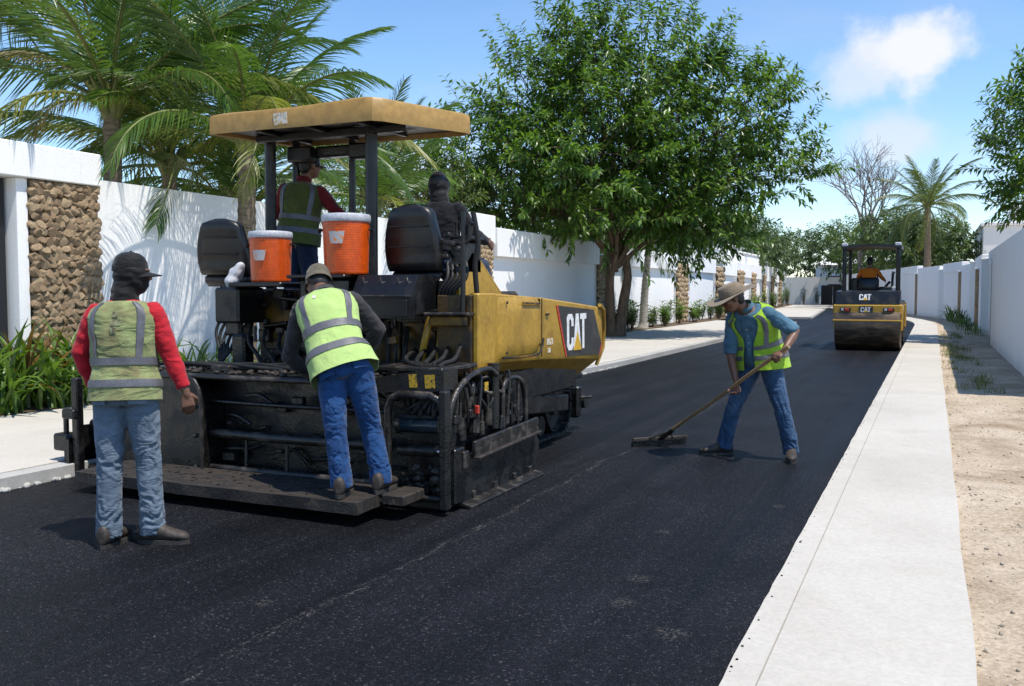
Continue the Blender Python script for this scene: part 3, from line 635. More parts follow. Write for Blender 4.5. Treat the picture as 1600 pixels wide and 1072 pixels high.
# ------------------------------------------------------------------ vegetation
def frond_mesh(L, n, droop, leaf, mat, seed, hang=0.5, wid=0.025, tatter=0.0):
    """a feather frond along +X, arching; two materials: leaflets and rib"""
    r2 = random.Random(seed); mb = MB(); rib = []; ang = 0.0; p = V((0, 0, 0)); N = 26
    for i in range(N + 1):
        rib.append(p.copy()); s = i / N; ang = -droop * (s ** 1.5)
        p = p + V((math.cos(ang), 0, math.sin(ang))) * (L / N)
    nleaf = 0
    for i in range(n):
        s = 0.13 + 0.87 * (i + 0.5) / n; k = min(N - 1, int(s * N)); f = s * N - k; q = rib[k].lerp(rib[k + 1], f); d = (rib[k + 1] - rib[k]).normalized()
        upv = V((0, 1, 0)).cross(d) * -1
        if upv.z < 0 and abs(d.z) < 0.99: upv = -upv
        ll = leaf * (0.35 + 0.65 * math.sin(math.pi * min(1, (s * 0.86 + 0.13)))) * r2.uniform(0.85, 1.12)
        for sd in (-1, 1):
            if r2.random() < tatter: continue
            sweep = R(38 + 26 * (1 - s) + r2.uniform(-7, 7)); o = (d * math.cos(sweep) + V((0, sd, 0)) * math.sin(sweep) + upv * r2.uniform(0.0, 0.22)).normalized()
            wv = d.cross(o).cross(o).normalized() if False else d
            pts = [q]; dirv = o.copy(); seg = 4
            for j in range(seg):
                dirv = (dirv + V((0, 0, -1)) * (hang * (0.12 + 0.30 * j / seg) * r2.uniform(0.7, 1.3))).normalized(); pts.append(pts[-1] + dirv * (ll / seg))
            wds = [0.5, 1.0, 0.85, 0.5, 0.06]; vs = []; fs = []
            side = (d - dirv * d.dot(dirv)).normalized()
            for j, pt in enumerate(pts): vs += [pt - side * wid * .5 * wds[j], pt + side * wid * .5 * wds[j]]
            fs = [(2 * j, 2 * j + 1, 2 * j + 3, 2 * j + 2) for j in range(seg)]
            mb.add(vs, fs); nleaf += seg
    nf = len(mb.f); mb.tube(rib, [0.032 * (1 - 0.9 * i / N) * (L / 3) + 0.004 for i in range(N + 1)], 5)
    me = mb.mesh('frond', sharp=None, fix=False); me.materials.append(M[mat]); me.materials.append(M['rachis'])
    for i, pl in enumerate(me.polygons): pl.material_index = 1 if i >= nf else 0; pl.use_smooth = True
    return me
FR = {}
def fronds_of(mat, key):
    if key not in FR:
        FR[key] = [frond_mesh(3.2, 72, 0.85, 0.78, mat, 1, 1.1, tatter=.05), frond_mesh(3.2, 72, 1.3, 0.84, mat, 2, 1.7, tatter=.06), frond_mesh(3.2, 72, 1.7, 0.80, mat, 3, 2.1, tatter=.08), frond_mesh(2.8, 62, 0.5, 0.62, mat, 4, 0.6), frond_mesh(3.0, 60, 2.3, 0.66, mat, 5, 2.2, tatter=0.2)]
    return FR[key]
def palm(label, base, height, scale=1.0, n=18, seed=0, lean=(0, 0), mat='palm', old='palm_yellow', r=0.14, name='palm_tree', trunk='palmbark', group=None, avoid=None, extra=(), up=1.0, low=-25):
    r2 = random.Random(seed); t = thing(name, label, 'palm', base, group); b = V(base)
    top = b + V((lean[0], lean[1], height)); pts = []; rs = []
    for i in range(40):
        s = i / 39; p = b.lerp(top, s); p.x -= lean[0] * 0.5 * math.sin(math.pi * s) * 0.4; pts.append(p)
        rs.append(r * (1.25 - 0.35 * s + 0.6 * max(0, 0.06 - s) / 0.06) * (1.04 if i % 2 else 0.95))
    pts.append(top + V((0, 0, 0.35 * scale))); rs.append(r * 0.55)
    mb = MB(); mb.tube(pts, rs, 12); part('trunk', mb, trunk, t, sharp=70)
    mb = MB()                                   # leaf sheaths at the crown base
    for i in range(9):
        a = i * 2.4; d = V((math.cos(a), math.sin(a), 1.3)).normalized(); mb.tube([top + V((0, 0, -0.15)), top + d * 0.3 * scale, top + d * 0.62 * scale], [r * .55, r * .42, r * .15], 6)
    part('crown_shaft', mb, 'rachis', t, sharp=70)
    A = fronds_of(mat, mat); B = fronds_of(old, old)
    for i in range(n):
        s = (i + 0.5) / n; az = i * 2.39996 + r2.uniform(-.25, .25); el = R(82 + (low - 82) * s ** 1.1 * (2 - up) + r2.uniform(-7, 7))
        v = 3 if s < 0.2 else (0 if s < 0.45 else (1 if s < 0.72 else 2)); src = A
        if s > 0.88 and r2.random() < 0.6: src = B; v = 4
        sc = scale * r2.uniform(0.88, 1.1)
        mw = Matrix.Translation(V((lean[0], lean[1], height + 0.12 * scale))) @ Matrix.Rotation(az, 4, 'Z') @ Matrix.Rotation(-el, 4, 'Y') @ Matrix.Rotation(r2.uniform(-.35, .35), 4, 'X') @ Matrix.Scale(sc, 4)
        o = bpy.data.objects.new('frond', src[v]); COL.objects.link(o); o.parent = t; o.matrix_local = mw
    for (az, el, v, sc, src, roll) in extra:
        mw = Matrix.Translation(V((lean[0], lean[1], height + 0.12 * scale))) @ Matrix.Rotation(R(az), 4, 'Z') @ Matrix.Rotation(-R(el), 4, 'Y') @ Matrix.Rotation(R(roll), 4, 'X') @ Matrix.Scale(sc, 4)
        o = bpy.data.objects.new('frond', fronds_of(src, src)[v]); COL.objects.link(o); o.parent = t; o.matrix_local = mw
    return t
palm('coconut palm in front of wall, trunk beside left seat', (-9.72, 11.4, 0.1), 3.55, 0.92, 19, 3, (0.0, 0.1), low=12, extra=[(26, 24, 1, 0.95, 'palm_yellow', 0), (200, 20, 1, 1.0, 'palm_yellow', 0), (-40, 30, 1, 0.8, 'palm_yellow', 0)])
palm('big palm behind wall with pale broken drooping frond', (-11.55, 10.6, 0), 4.15, 1.12, 16, 8, (0.1, -0.1), low=14, extra=[(206, 52, 4, 0.95, 'palm_dry', 0), (190, 22, 4, 0.7, 'palm_dry', 0), (26, 46, 0, 1.3, 'palm', 0), (20, 24, 1, 1.2, 'palm_yellow', 0)])
palm('tall palm at the upper left corner behind gate surround', (-12.7, 8.7, 0), 5.3, 1.05, 18, 15, (-0.1, 0.1), low=18)
palm('dark upright palm behind the canopy, centre left', (-12.9, 14.6, 0), 5.4, 0.95, 15, 21, (0, 0), low=8)
palm('low palm arching behind the canopy post', (-11.6, 17.9, 0), 3.3, 0.95, 20, 27, (0, 0.1), low=5)
palm('bright low palm behind the long plain wall', (-12.0, 12.2, 0), 3.5, 1.05, 20, 38, (0, 0), low=2, mat='palm', extra=[(24, 30, 1, 1.0, 'palm_yellow', 0), (-66, 40, 1, .9, 'palm_yellow', 0), (204, 35, 1, 1.0, 'palm_yellow', 0)])
palm('low palm behind the wall left of canopy', (-11.5, 13.6, 0), 2.9, 0.9, 18, 35, (0, 0), low=10)
palm('slim young palm right of the big tree trunk', (-9.75, 33.2, 0.1), 3.0, 0.62, 13, 41, (0.15, 0.2), r=0.13, trunk='paletrunk')
palm('lone coconut palm above the roller and far wall', (-0.35, 64.5, 0), 6.7, 1.22, 26, 52, (-0.1, 0), mat='palm_far', r=0.20, up=0.95)
palm('distant palm above far end of left wall', (-15, 88, 0), 5.2, 1.0, 16, 61, (0, 0), mat='palm_far')
palm('distant bushy palm beside left house blocks', (-14.5, 66, 0), 4.6, 1.1, 16, 67, (0, 0), mat='palm_far')

def leaf_into(mb, p, d, L, W, up):
    d = d.normalized(); sd = d.cross(up)
    if sd.length < 1e-3: sd = V((1, 0, 0))
    sd.normalize(); nrm = sd.cross(d)
    m1 = p + d * L * 0.45 - nrm * L * 0.04; tip = p + d * L - nrm * L * 0.16
    mb.add([p, m1 - sd * W * .5 + nrm * W * .12, m1 + sd * W * .5 + nrm * W * .12, tip, m1], [(0, 4, 1), (0, 2, 4), (1, 4, 3), (4, 2, 3)])
def tree(label, base, lobes, trunk_top, n_spray, leaf, seed, mat='leaf', r=0.2, name='broadleaf_tree', bark='bark', stems=1, per=24, spray=0.85, cat='tree', group=None, limbs_vis=True, up=0.5, shoots=0):
    """lobes: list of (centre, radii, weight). Sprays of hanging leaves along outward shoots"""
    r2 = random.Random(seed); b = V(base); t = thing(name, label, cat, base, group); tt = V(trunk_top)
    tr = MB(); lf = MB(); tw = MB()
    for s in range(stems):
        a = s * 2.2 + 0.4; off = V((math.cos(a), math.sin(a), 0)) * (r * 1.0 if stems > 1 else 0); rr = r * (1 if s == 0 else 0.62); pts = []; rs = []
        for i in range(12):
            k = i / 11; q = (b + off * (1 + 1.2 * k)).lerp(tt + off * 2.6, k) + V((mnoise.noise(V((k * 2.5, s, seed))), mnoise.noise(V((k * 2.5, s + 9, seed))), 0)) * r * 1.3 * k; pts.append(q)
            rs.append(rr * (1.35 - 0.6 * k) + rr * 0.7 * max(0, 0.15 - k) / 0.15)
        tr.tube(pts, rs, 10)
    wts = [l[2] for l in lobes]; limb_pts = []
    for (c, rad, wt) in lobes:
        c = V(c); rad = V(rad); st = tt + V((r2.uniform(-.1, .1), r2.uniform(-.1, .1), r2.uniform(-.5, .2))); pts = []
        for i in range(8):
            k = i / 7; q = st.lerp(c, k) + V((0, 0, 0.35 * math.sin(math.pi * k))) + V((mnoise.noise(V((k * 3, c.x, 1))), mnoise.noise(V((k * 3, c.y, 5))), 0)) * 0.25 * k; pts.append(q)
        tr.tube(pts, [max(0.025, r * 0.55 * (1 - 0.8 * i / 7)) for i in range(8)], 7); limb_pts.append(pts)
    for i in range(n_spray + shoots):
        li = r2.choices(range(len(lobes)), wts)[0]; c, rad, wt = lobes[li]; c = V(c)
        while True:
            u = V((r2.uniform(-1, 1), r2.uniform(-1, 1), r2.uniform(-1, 1)))
            if 0.05 < u.length < 1: break
        u = u.normalized() * (u.length ** 0.55); p = c + V((u.x * rad[0], u.y * rad[1], u.z * rad[2]))
        outd = (u.normalized() + V((0, 0, up)) + V((r2.uniform(-.35, .35), r2.uniform(-.35, .35), r2.uniform(-.25, .25)))).normalized(); Ls = spray * r2.uniform(0.6, 1.25)
        if i >= n_spray: u = u.normalized(); p = c + V((u.x * rad[0], u.y * rad[1], u.z * rad[2])) * .95; outd = (u + V((0, 0, .55))).normalized(); Ls = spray * r2.uniform(1.2, 1.9)
        if p.z < 3.5 and p.x < -9.7 and shoots: continue
        q0 = limb_pts[li][r2.randrange(3, 8)]
        if limbs_vis and i % 3 == 0: tw.tube([q0, q0.lerp(p, 0.5) + V((0, 0, 0.12)), p], [0.022 * r / 0.2, 0.014 * r / .2, 0.008], 4, cap=False)
        p1 = p + outd * Ls; p1.z -= 0.12 * Ls; tw.tube([p, p.lerp(p1, .5) + V((0, 0, .05)), p1], [0.009, 0.007, 0.004], 3, cap=False)
        for j in range(per):
            k = (j + r2.random()) / per; q = p.lerp(p1, k) + V((0, 0, .05 * math.sin(math.pi * k))); a = j * 2.4 + r2.uniform(-.4, .4); x, y = frame_of(outd)
            d = (x * math.cos(a) + y * math.sin(a)) * 0.9 + outd * (0.35 + 0.6 * k) + V((0, 0, -0.55)) + V((r2.uniform(-.2, .2), r2.uniform(-.2, .2), r2.uniform(-.2, .2)))
            leaf_into(lf, q, d, leaf * r2.uniform(0.7, 1.2), leaf * r2.uniform(0.30, 0.42), V((r2.uniform(-.5, .5), r2.uniform(-.5, .5), 1)))
    part('trunk', tr, bark, t, sharp=60, fix=False)
    o = part('twigs', tw, bark, t, sharp=None, fix=False); o['kind'] = 'stuff'
    o = part('crown', lf, mat, t, sharp=None, fix=False); o['kind'] = 'stuff'
    return t
tree('big green broadleaf tree between hopper and rake worker', (-8.95, 27.2, 0.1),
     [((-10.2, 27.0, 6.9), (2.2, 2.4, 2.2), 1.2), ((-8.3, 28.2, 8.2), (2.3, 2.3, 1.9), 1.1), ((-6.6, 28.6, 6.4), (2.0, 2.2, 2.1), 1.0), ((-11.6, 25.5, 5.3), (2.2, 2.2, 1.7), 1.0),
      ((-9.0, 25.2, 5.4), (2.0, 2.0, 1.6), 0.8), ((-7.0, 27.6, 4.4), (1.9, 1.9, 1.15), 0.75), ((-5.0, 30.1, 5.3), (1.6, 1.5, 0.7), 0.36), ((-5.2, 29.0, 7.3), (1.1, 1.1, 1.0), 0.25),
      ((-8.5, 26.0, 3.75), (1.7, 1.7, 0.75), 0.45), ((-6.6, 28.6, 3.6), (1.5, 1.7, 0.7), 0.35), ((-10.9, 25.4, 4.2), (2.0, 2.0, 1.3), 0.9), ((-8.0, 28.8, 4.3), (1.8, 2.2, 1.2), 0.8), ((-8.8, 27.0, 6.2), (2.6, 2.6, 2.4), 1.0), ((-11.3, 26.0, 7.4), (1.2, 1.3, 1.2), 0.35), ((-9.6, 27.0, 9.2), (1.1, 1.1, 0.9), 0.35), ((-4.9, 30.1, 6.2), (1.0, 1.0, 0.45), 0.14)],
     (-8.85, 27.2, 2.6), 1280, 0.262, 5, stems=3, r=0.15, per=26, shoots=460)
tree('green leafy tree overhanging the nearest right wall', (4.1, 30.0, 0), [((3.75, 29.6, 5.6), (2.5, 2.5, 2.0), 1.0), ((3.5, 28.6, 4.2), (1.7, 1.9, 1.2), 0.8), ((3.8, 30.3, 7.0), (1.6, 1.6, 1.3), 0.6), ((6.5, 30, 5.6), (2.2, 2.2, 2.0), 0.5)],
     (3.7, 30, 3.0), 700, 0.25, 17, per=26)
tree('pale green tree behind the seated dark operator', (-13.6, 24.2, 0), [((-13.6, 24.2, 4.2), (2.0, 2.2, 1.2), 1), ((-14.8, 26, 4.3), (2, 2, 1.2), 1), ((-13.2, 21.5, 3.9), (1.9, 1.9, 1.1), 0.8)], (-13.6, 24.2, 2.6), 420, 0.19, 23, mat='leaf_pale', per=24)
tree('shaded tree behind the wall left of the big tree', (-13.2, 30.5, 0), [((-13.2, 30.5, 4.6), (2.2, 2.8, 1.8), 1), ((-12.6, 34, 4.0), (1.7, 2.6, 1.3), 1)], (-13.2, 30.5, 2.4), 420, 0.24, 29, per=24)
far_spots = [(-13.6, 42, 3.9, 1.9), (-14.2, 50, 4.5, 2.2), (-16.5, 60, 5.2, 2.8), (-15.5, 74, 5.6, 3.0), (-15.0, 82, 5.4, 3.0), (-18, 96, 5.4, 3.2), (-13, 112, 5.6, 3.6), (-4.5, 90, 5.6, 3.4), (-1.6, 78, 5.4, 2.8), (-8.2, 100, 5.6, 3.3), (-0.2, 70, 4.6, 2.2), (-22, 118, 6.2, 4.0), (-2, 120, 6, 4)]
fl = ['low dark tree just past the big tree behind the wall', 'rounded tree behind the first white house block', 'feathery tree behind the second white house block', 'dark distant tree above the left wall blocks', 'distant tree beside the far left palm', 'hazy tree above the dark end gate, left', 'hazy tree behind the dark end gate, right', 'yellow green tree behind the roller canopy', 'leafy tree right of the roller, beneath the lone palm', 'small tree left of the roller canopy', 'bush crown under the lone palm', 'farthest hazy tree at the left street end', 'farthest hazy tree behind the hipped roof']
for i, (x, y, z, rd) in enumerate(far_spots):
    tree(fl[i], (x, y, 0), [((x, y, z), (rd, rd, rd * .7), 1), ((x + rd * .7, y + 1, z - .6), (rd * .8, rd * .8, rd * .55), .7), ((x - rd * .6, y, z + .5), (rd * .7, rd * .7, rd * .55), .6)], (x, y, z * .5), 300, 0.30 + 0.0016 * y, 70 + i, mat='leaf_far' if i not in (7, 8) else 'leaf_pale', per=16, spray=1.0, group='distant trees', limbs_vis=False, r=0.18)
# bare tree
def bare(label, base, h, seed):
    r2 = random.Random(seed); t = thing('bare_tree', label, 'tree', base); tr = MB(); tw = MB()
    def grow(p, d, L, r, depth):
        q = p; pts = [p]
        for i in range(3):
            d = (d + V((r2.uniform(-.2, .2), r2.uniform(-.2, .2), r2.uniform(-.05, .12)))).normalized(); q = q + d * L / 3; pts.append(q)
        (tr if depth < 2 else tw).tube(pts, [r, r * .9, r * .8, r * .68], 5 if depth < 3 else 3, cap=False)
        if depth >= 6: return
        for k in range(3 if depth < 5 else 2):
            a = r2.uniform(0, 6.28); x, y = frame_of(d); sp = r2.uniform(.35, .75)
            grow(q, (d + (x * math.cos(a) + y * math.sin(a)) * sp).normalized(), L * r2.uniform(.66, .84), r * .62, depth + 1)
    grow(V(base), V((0, 0, 1)), h * .27, h * .017, 0)
    part('trunk', tr, 'greybark', t, sharp=None, fix=False); o = part('twigs', tw, 'greybark', t, sharp=None, fix=False); o['kind'] = 'stuff'
bare('leafless grey tree behind the roller and lone palm', (-5.0, 81, 0), 14.0, 4)
# strap-leaved plants
def blade_mesh(L, W, curl, mat, seed):
    r2 = random.Random(seed); rows = []; p = V((0, 0, 0)); ang = R(80)
    for i in range(7):
        s = i / 6; w_ = W * (0.55 + 0.9 * s) * (1 - s ** 3) + 0.002; n = V((-math.sin(ang), 0, math.cos(ang)))
        rows.append([p + V((0, -w_ / 2, 0)) + n * w_ * .22, p.copy(), p + V((0, w_ / 2, 0)) + n * w_ * .22]); p = p + V((math.cos(ang), 0, math.sin(ang))) * L / 6; ang -= curl / 6 * (0.5 + s)
    mb = MB(); mb.grid(rows); me = mb.mesh('leaf', sharp=None, fix=False); me.materials.append(M[mat]); me.shade_smooth(); return me
BL = {}
for mt in ('blade', 'blade_dark', 'blade_red'): BL[mt] = [blade_mesh(1.0, 0.066, c, mt, i) for i, c in enumerate((0.5, 1.1, 1.7, 2.4))]
def strap_plant(label, base, h, n, seed, mats=('blade', 'blade', 'blade', 'blade_dark'), group=None, single=True, name='strap_leaf_plant', spread=0.16):
    r2 = random.Random(seed); t = thing(name, label, 'plant', base, group)
    jm = MB() if not single else None
    for i in range(n):
        s = r2.random(); mt = r2.choice(mats); me = BL[mt][min(3, int(s * 4))]
        mw = Matrix.Translation(V((r2.gauss(0, spread * .6), r2.gauss(0, spread), 0))) @ Matrix.Rotation(r2.uniform(0, 6.283), 4, 'Z') @ Matrix.Rotation(R(r2.uniform(-8, 30)), 4, 'Y') @ Matrix.Scale(h * r2.uniform(0.6, 1.15), 4)
        if single:
            o = bpy.data.objects.new('leaf', me); COL.objects.link(o); o.parent = t; o.matrix_local = mw
        else:
            o0 = len(jm.v); jm.add([tuple(mw @ v.co) for v in me.vertices], [tuple(p.vertices) for p in me.polygons])
    if not single:
        o = link('foliage', jm.mesh('foliage', sharp=None, fix=False), mats[0], t); o['kind'] = 'stuff'
    return t
near = [(-9.75, 6.55, .95, 'lush strap leaf plant at the left picture edge'), (-9.55, 7.15, .8, 'pale green strap leaf plant in front of the gate'), (-9.85, 7.55, 1.0, 'tall strap leaf plant before the black gate post'), (-9.5, 7.85, .72, 'low fan of strap leaves on the pavement edge'),
        (-9.9, 8.3, 1.05, 'tall reddish tipped plant before the stone panel'), (-9.55, 8.5, .8, 'arching plant left of the red sleeved worker'), (-9.75, 9.0, .95, 'dense plant at the right foot of the stone panel'), (-9.5, 9.35, .7, 'low plant partly behind the red sleeved worker')]
for i, (x, y, h, lb) in enumerate(near): strap_plant(lb, (x, y, 0.12), h * 1.12, 66, 100 + i, ('blade', 'blade', 'blade_dark', 'blade_red') if i in (2, 4, 6) else ('blade', 'blade', 'blade', 'blade_dark'), 'plants before the stone panel')
mid = [(-9.8, 10.3, .85, 'spiky dark plant right of the red sleeved worker'), (-9.6, 10.9, .7, 'dark plant at the foot of the near palm'), (-9.95, 11.9, .8, 'plant right of the near palm trunk'), (-9.6, 12.5, .65, 'low plant seen past the left seat'), (-9.8, 13.2, .75, 'dark plant behind the paver deck')]
for i, (x, y, h, lb) in enumerate(mid): strap_plant(lb, (x, y, 0.12), h, 34, 120 + i, ('blade_dark', 'blade_dark', 'blade'), 'plants behind the paver')
def bush(label, base, h, seed, mat):
    r2 = random.Random(seed); t = thing('bushy_plant', label, 'plant', base, 'row of bushy plants under the left wall'); lf = MB(); st = MB(); b = V(base)
    for s in range(9):
        a = r2.uniform(0, 6.28); rr = r2.uniform(.05, .5); tip = b + V((math.cos(a) * rr * .7, math.sin(a) * rr * 1.3, h * r2.uniform(.55, 1.05))); st.tube([b + V((math.cos(a) * .05, math.sin(a) * .05, -.03)), b.lerp(tip, .5) + V((math.cos(a) * .06, math.sin(a) * .06, 0)), tip], [.014, .010, .004], 4)
        for j in range(26):
            k = .22 + .8 * (j + r2.random()) / 26; q = b.lerp(tip, min(1, k)); an = j * 2.4; d = V((math.cos(an), math.sin(an), r2.uniform(.1, .9)))
            leaf_into(lf, q, d, r2.uniform(.16, .30), r2.uniform(.05, .09), V((r2.uniform(-.4, .4), r2.uniform(-.4, .4), 1)))
    part('stems', st, 'bark', t, fix=False); o = part('foliage', lf, mat, t, sharp=None, fix=False); o['kind'] = 'stuff'
fx = [(28.6, 1.0), (30.2, .95), (31.3, 1.05), (32.4, .9), (34.5, .95), (35.8, .8), (37.2, 1.0), (38.6, .9), (41.0, .8), (43.4, 1.0), (44.8, 1.1), (46.3, 1.15), (47.8, 1.05), (49.5, .9), (52, 1.0), (55, 1.1), (58, 1.0), (62, 1.2), (66, 1.2), (71, 1.3), (76, 1.4), (82, 1.5), (88, 1.6), (94, 1.8)]
ords = ['first', 'second', 'third', 'fourth', 'fifth', 'sixth', 'seventh', 'eighth', 'ninth', 'tenth', 'eleventh', 'twelfth', 'thirteenth', 'fourteenth', 'fifteenth', 'sixteenth', 'seventeenth', 'eighteenth', 'nineteenth', 'twentieth', 'twenty-first', 'twenty-second', 'twenty-third', 'last']
for i, (y, h) in enumerate(fx):
    bush('bushy plant under the left wall, %s beyond the tree trunk' % ords[i], (-9.8 - .35 * shift(y) + .15 * ((i * 7) % 3 - 1), y, 0.12), h * (.85 + .3 * ((i * 5) % 4) / 3), 140 + i, ('leaf', 'blade', 'leaf_pale')[(i * 7 + i // 3) % 3])
for i, (hx, hy) in enumerate(((-16.0, 101.5), (-14.2, 102.0), (-12.4, 101.6), (-11.2, 102.5), (-8.0, 101.8))):
    bush('round bush before the street end wall, %s from the left' % ords[i], (hx, hy, 0), 1.9, 300 + i, 'leaf_far')
rx = [(33.5, .42, 'leafy shrub at the foot of the right wall, nearest'), (37.5, .5, 'reddish shrub against the right wall, second'), (42.0, .55, 'shrub against the right wall, third'), (45.5, .8, 'bushy shrub right of the roller, fourth'), (49, .9, 'tall shrub at the bend of the right wall')]
for i, (y, h, lb) in enumerate(rx): strap_plant(lb, (1.2 - shift(y), y, 0.07), h, 42, 180 + i, ('blade_dark',) if i % 2 else ('blade',), 'shrubs along the right wall', single=False, name='wall_shrub', spread=0.25)
r2 = random.Random(5); mb = MB()
for i in range(46):
    yy = 14.8 + 20 * r2.random() ** 1.3; x0 = xr(yy) + 0.98 + 0.55 * r2.random()
    for k in range(26):
        a = r2.uniform(0, 6.28); L = r2.uniform(.05, .16); p = V((x0 + r2.gauss(0, .07), yy + r2.gauss(0, .10), 0.05)); d = V((math.cos(a) * .6, math.sin(a) * .6, 1)); sd = V((-math.sin(a), math.cos(a), 0)) * .006
        mb.add([p - sd, p + sd, p + d * L], [(0, 1, 2)])
o = struct('grass_tufts', mb, 'grass', 'dry grass tufts in the shaded verge', sharp=None, fix=False); o['kind'] = 'stuff'; o['category'] = 'grass'

# ------------------------------------------------------------------ people
TOR = [(0.00, .125, .100), (0.10, .168, .122), (0.20, .172, .122), (0.34, .156, .110), (0.52, .166, .118), (0.70, .182, .124), (0.82, .186, .116), (0.90, .168, .100), (0.96, .112, .080), (1.0, .066, .064)]
def lerp_tab(t):
    t = max(0, min(1, t))
    for i in range(len(TOR) - 1):
        if t <= TOR[i + 1][0]:
            a, b = TOR[i], TOR[i + 1]; k = (t - a[0]) / (b[0] - a[0]); k = k * k * (3 - 2 * k) * .5 + k * .5
            return a[1] + (b[1] - a[1]) * k, a[2] + (b[2] - a[2]) * k
    return TOR[-1][1:]
class Torso:
    def __init__(s, pel, neck, lat0, lat1, bend, scale=1.0, seed=0):
        s.p = V(pel); s.n = V(neck); s.l0 = V(lat0).normalized(); s.l1 = V(lat1).normalized(); s.bend = V(bend); s.k = scale; s.seed = seed
        s.p = s.p - (s.n - s.p).normalized() * 0.06
    def c(s, t): return s.p.lerp(s.n, t) + s.bend * math.sin(math.pi * t)
    def frame(s, t):
        ax = (s.c(min(1, t + .02)) - s.c(max(0, t - .02))).normalized(); l = s.l0.lerp(s.l1, t); l = (l - ax * l.dot(ax)).normalized(); return ax, l, ax.cross(l)
    def pt(s, t, phi, extra=0.0, wr=0.0, flare=0.0, belly=0.0):
        ax, l, f = s.frame(t); rx, ry = lerp_tab(t); rx *= s.k; ry *= s.k
        ca, sa = math.cos(phi), math.sin(phi); e = 0.84
        x = math.copysign(abs(ca) ** e, ca); y = math.copysign(abs(sa) ** e, sa)
        if t < 0: rx, ry = TOR[1][1] * s.k, TOR[1][2] * s.k
        if t < 0.16 and extra > 0.01: rx, ry = max(rx, TOR[1][1] * s.k), max(ry, TOR[1][2] * s.k)
        fl = flare * max(0, 0.45 - t)
        if sa > 0: ry += belly * math.exp(-((t - .35) / .22) ** 2)
        q = s.c(t) + l * (x * (rx + extra + fl)) + f * (y * (ry + extra + fl))
        if t < 0: q = s.c(0) + (s.c(0.05) - s.c(0)).normalized() * (t * (s.n - s.p).length) + l * (x * (rx + extra + fl)) + f * (y * (ry + extra + fl))
        if wr:
            w_ = mnoise.noise(V((phi * 2.4 + s.seed, t * 4.2 + ca * 1.2, s.seed))) + 0.5 * mnoise.noise(V((phi * 5 + t * 6, t * 9.0, s.seed + 3)))
            q = q + (l * ca + f * sa) * (wr * w_)
        return q
def hand(mb, wrist, d, palm, side, curl, sc=1.0, thumb_in=0.3):
    """palm and five bent fingers; d: wrist to knuckles, palm: palm normal, side: direction of the thumb edge"""
    d = d.normalized(); palm = (palm - d * palm.dot(d)).normalized(); sd = d.cross(palm)
    if sd.dot(side) < 0: sd = -sd
    mb.capsule([wrist - d * .02 * sc, wrist + d * .02 * sc], [.027 * sc, .026 * sc], 10)
    for k in (-1, -.33, .33, 1): mb.capsule([wrist + d * .015 * sc + sd * .013 * k * sc, wrist + d * .085 * sc + sd * .029 * k * sc], [.016 * sc, .0135 * sc], 8)
    for i, (L, off) in enumerate(((.072, .031), (.082, .0105), (.077, -.0105), (.060, -.031))):
        p = wrist + d * (.086 - abs(i - 1.2) * .004) * sc + sd * off * sc; a = 0.15 + curl * 0.25; pts = [p - d * .012 * sc]; rr = [.0105 * sc]; dd = d
        for j, fr in enumerate((.42, .33, .25)):
            q = Quaternion(d.cross(palm).normalized(), a); dd = q @ d; pts.append(pts[-1] + dd * L * fr * sc * 1.08); rr.append((.0102 - .0012 * j) * sc); a += curl * (0.75 if j == 0 else 0.6)
        mb.capsule(pts, rr, 8)
    th = wrist + d * .025 * sc + sd * .026 * sc; t1 = th + (d * .6 + sd * .75 + palm * thumb_in).normalized() * .04 * sc; t2 = t1 + (d * .85 + sd * .2 + palm * (thumb_in + curl * .5)).normalized() * .03 * sc; t3 = t2 + (d * .8 - sd * .1 + palm * (thumb_in + curl * .8)).normalized() * .025 * sc
    mb.capsule([th, t1, t2, t3], [.016 * sc, .0125 * sc, .0105 * sc, .009 * sc], 8)
def head(mb, c, f, u):
    f = f.normalized(); u = (u - f * u.dot(f)).normalized(); r = f.cross(u); Rm = Matrix((r, f, u)).transposed()
    def L(x, y, z): return c + r * x + f * y + u * z
    mb.ell(L(0, -.012, .03), (.076, .094, .085), Rm, 18, 12); mb.ell(L(0, .018, -.025), (.064, .078, .085), Rm, 16, 12); mb.ell(L(0, .038, -.078), (.045, .048, .035), Rm, 14, 8)
    mb.capsule([L(0, .088, .018), L(0, .104, -.018)], [.009, .013], 8); mb.ell(L(0, .097, -.022), (.019, .012, .010), Rm, 10, 6)
    mb.ell(L(0, .083, .03), (.055, .016, .010), Rm, 12, 6); mb.ell(L(0, .088, -.052), (.026, .011, .007), Rm, 10, 6); mb.ell(L(0, .085, -.064), (.023, .011, .007), Rm, 10, 6)
    for s in (-1, 1):
        mb.ell(L(s * .042, .065, -.012), (.022, .02, .018), Rm, 10, 6); mb.ell(L(s * .076, -.005, -.005), (.010, .020, .032), Rm, 10, 8)
    return Rm, L
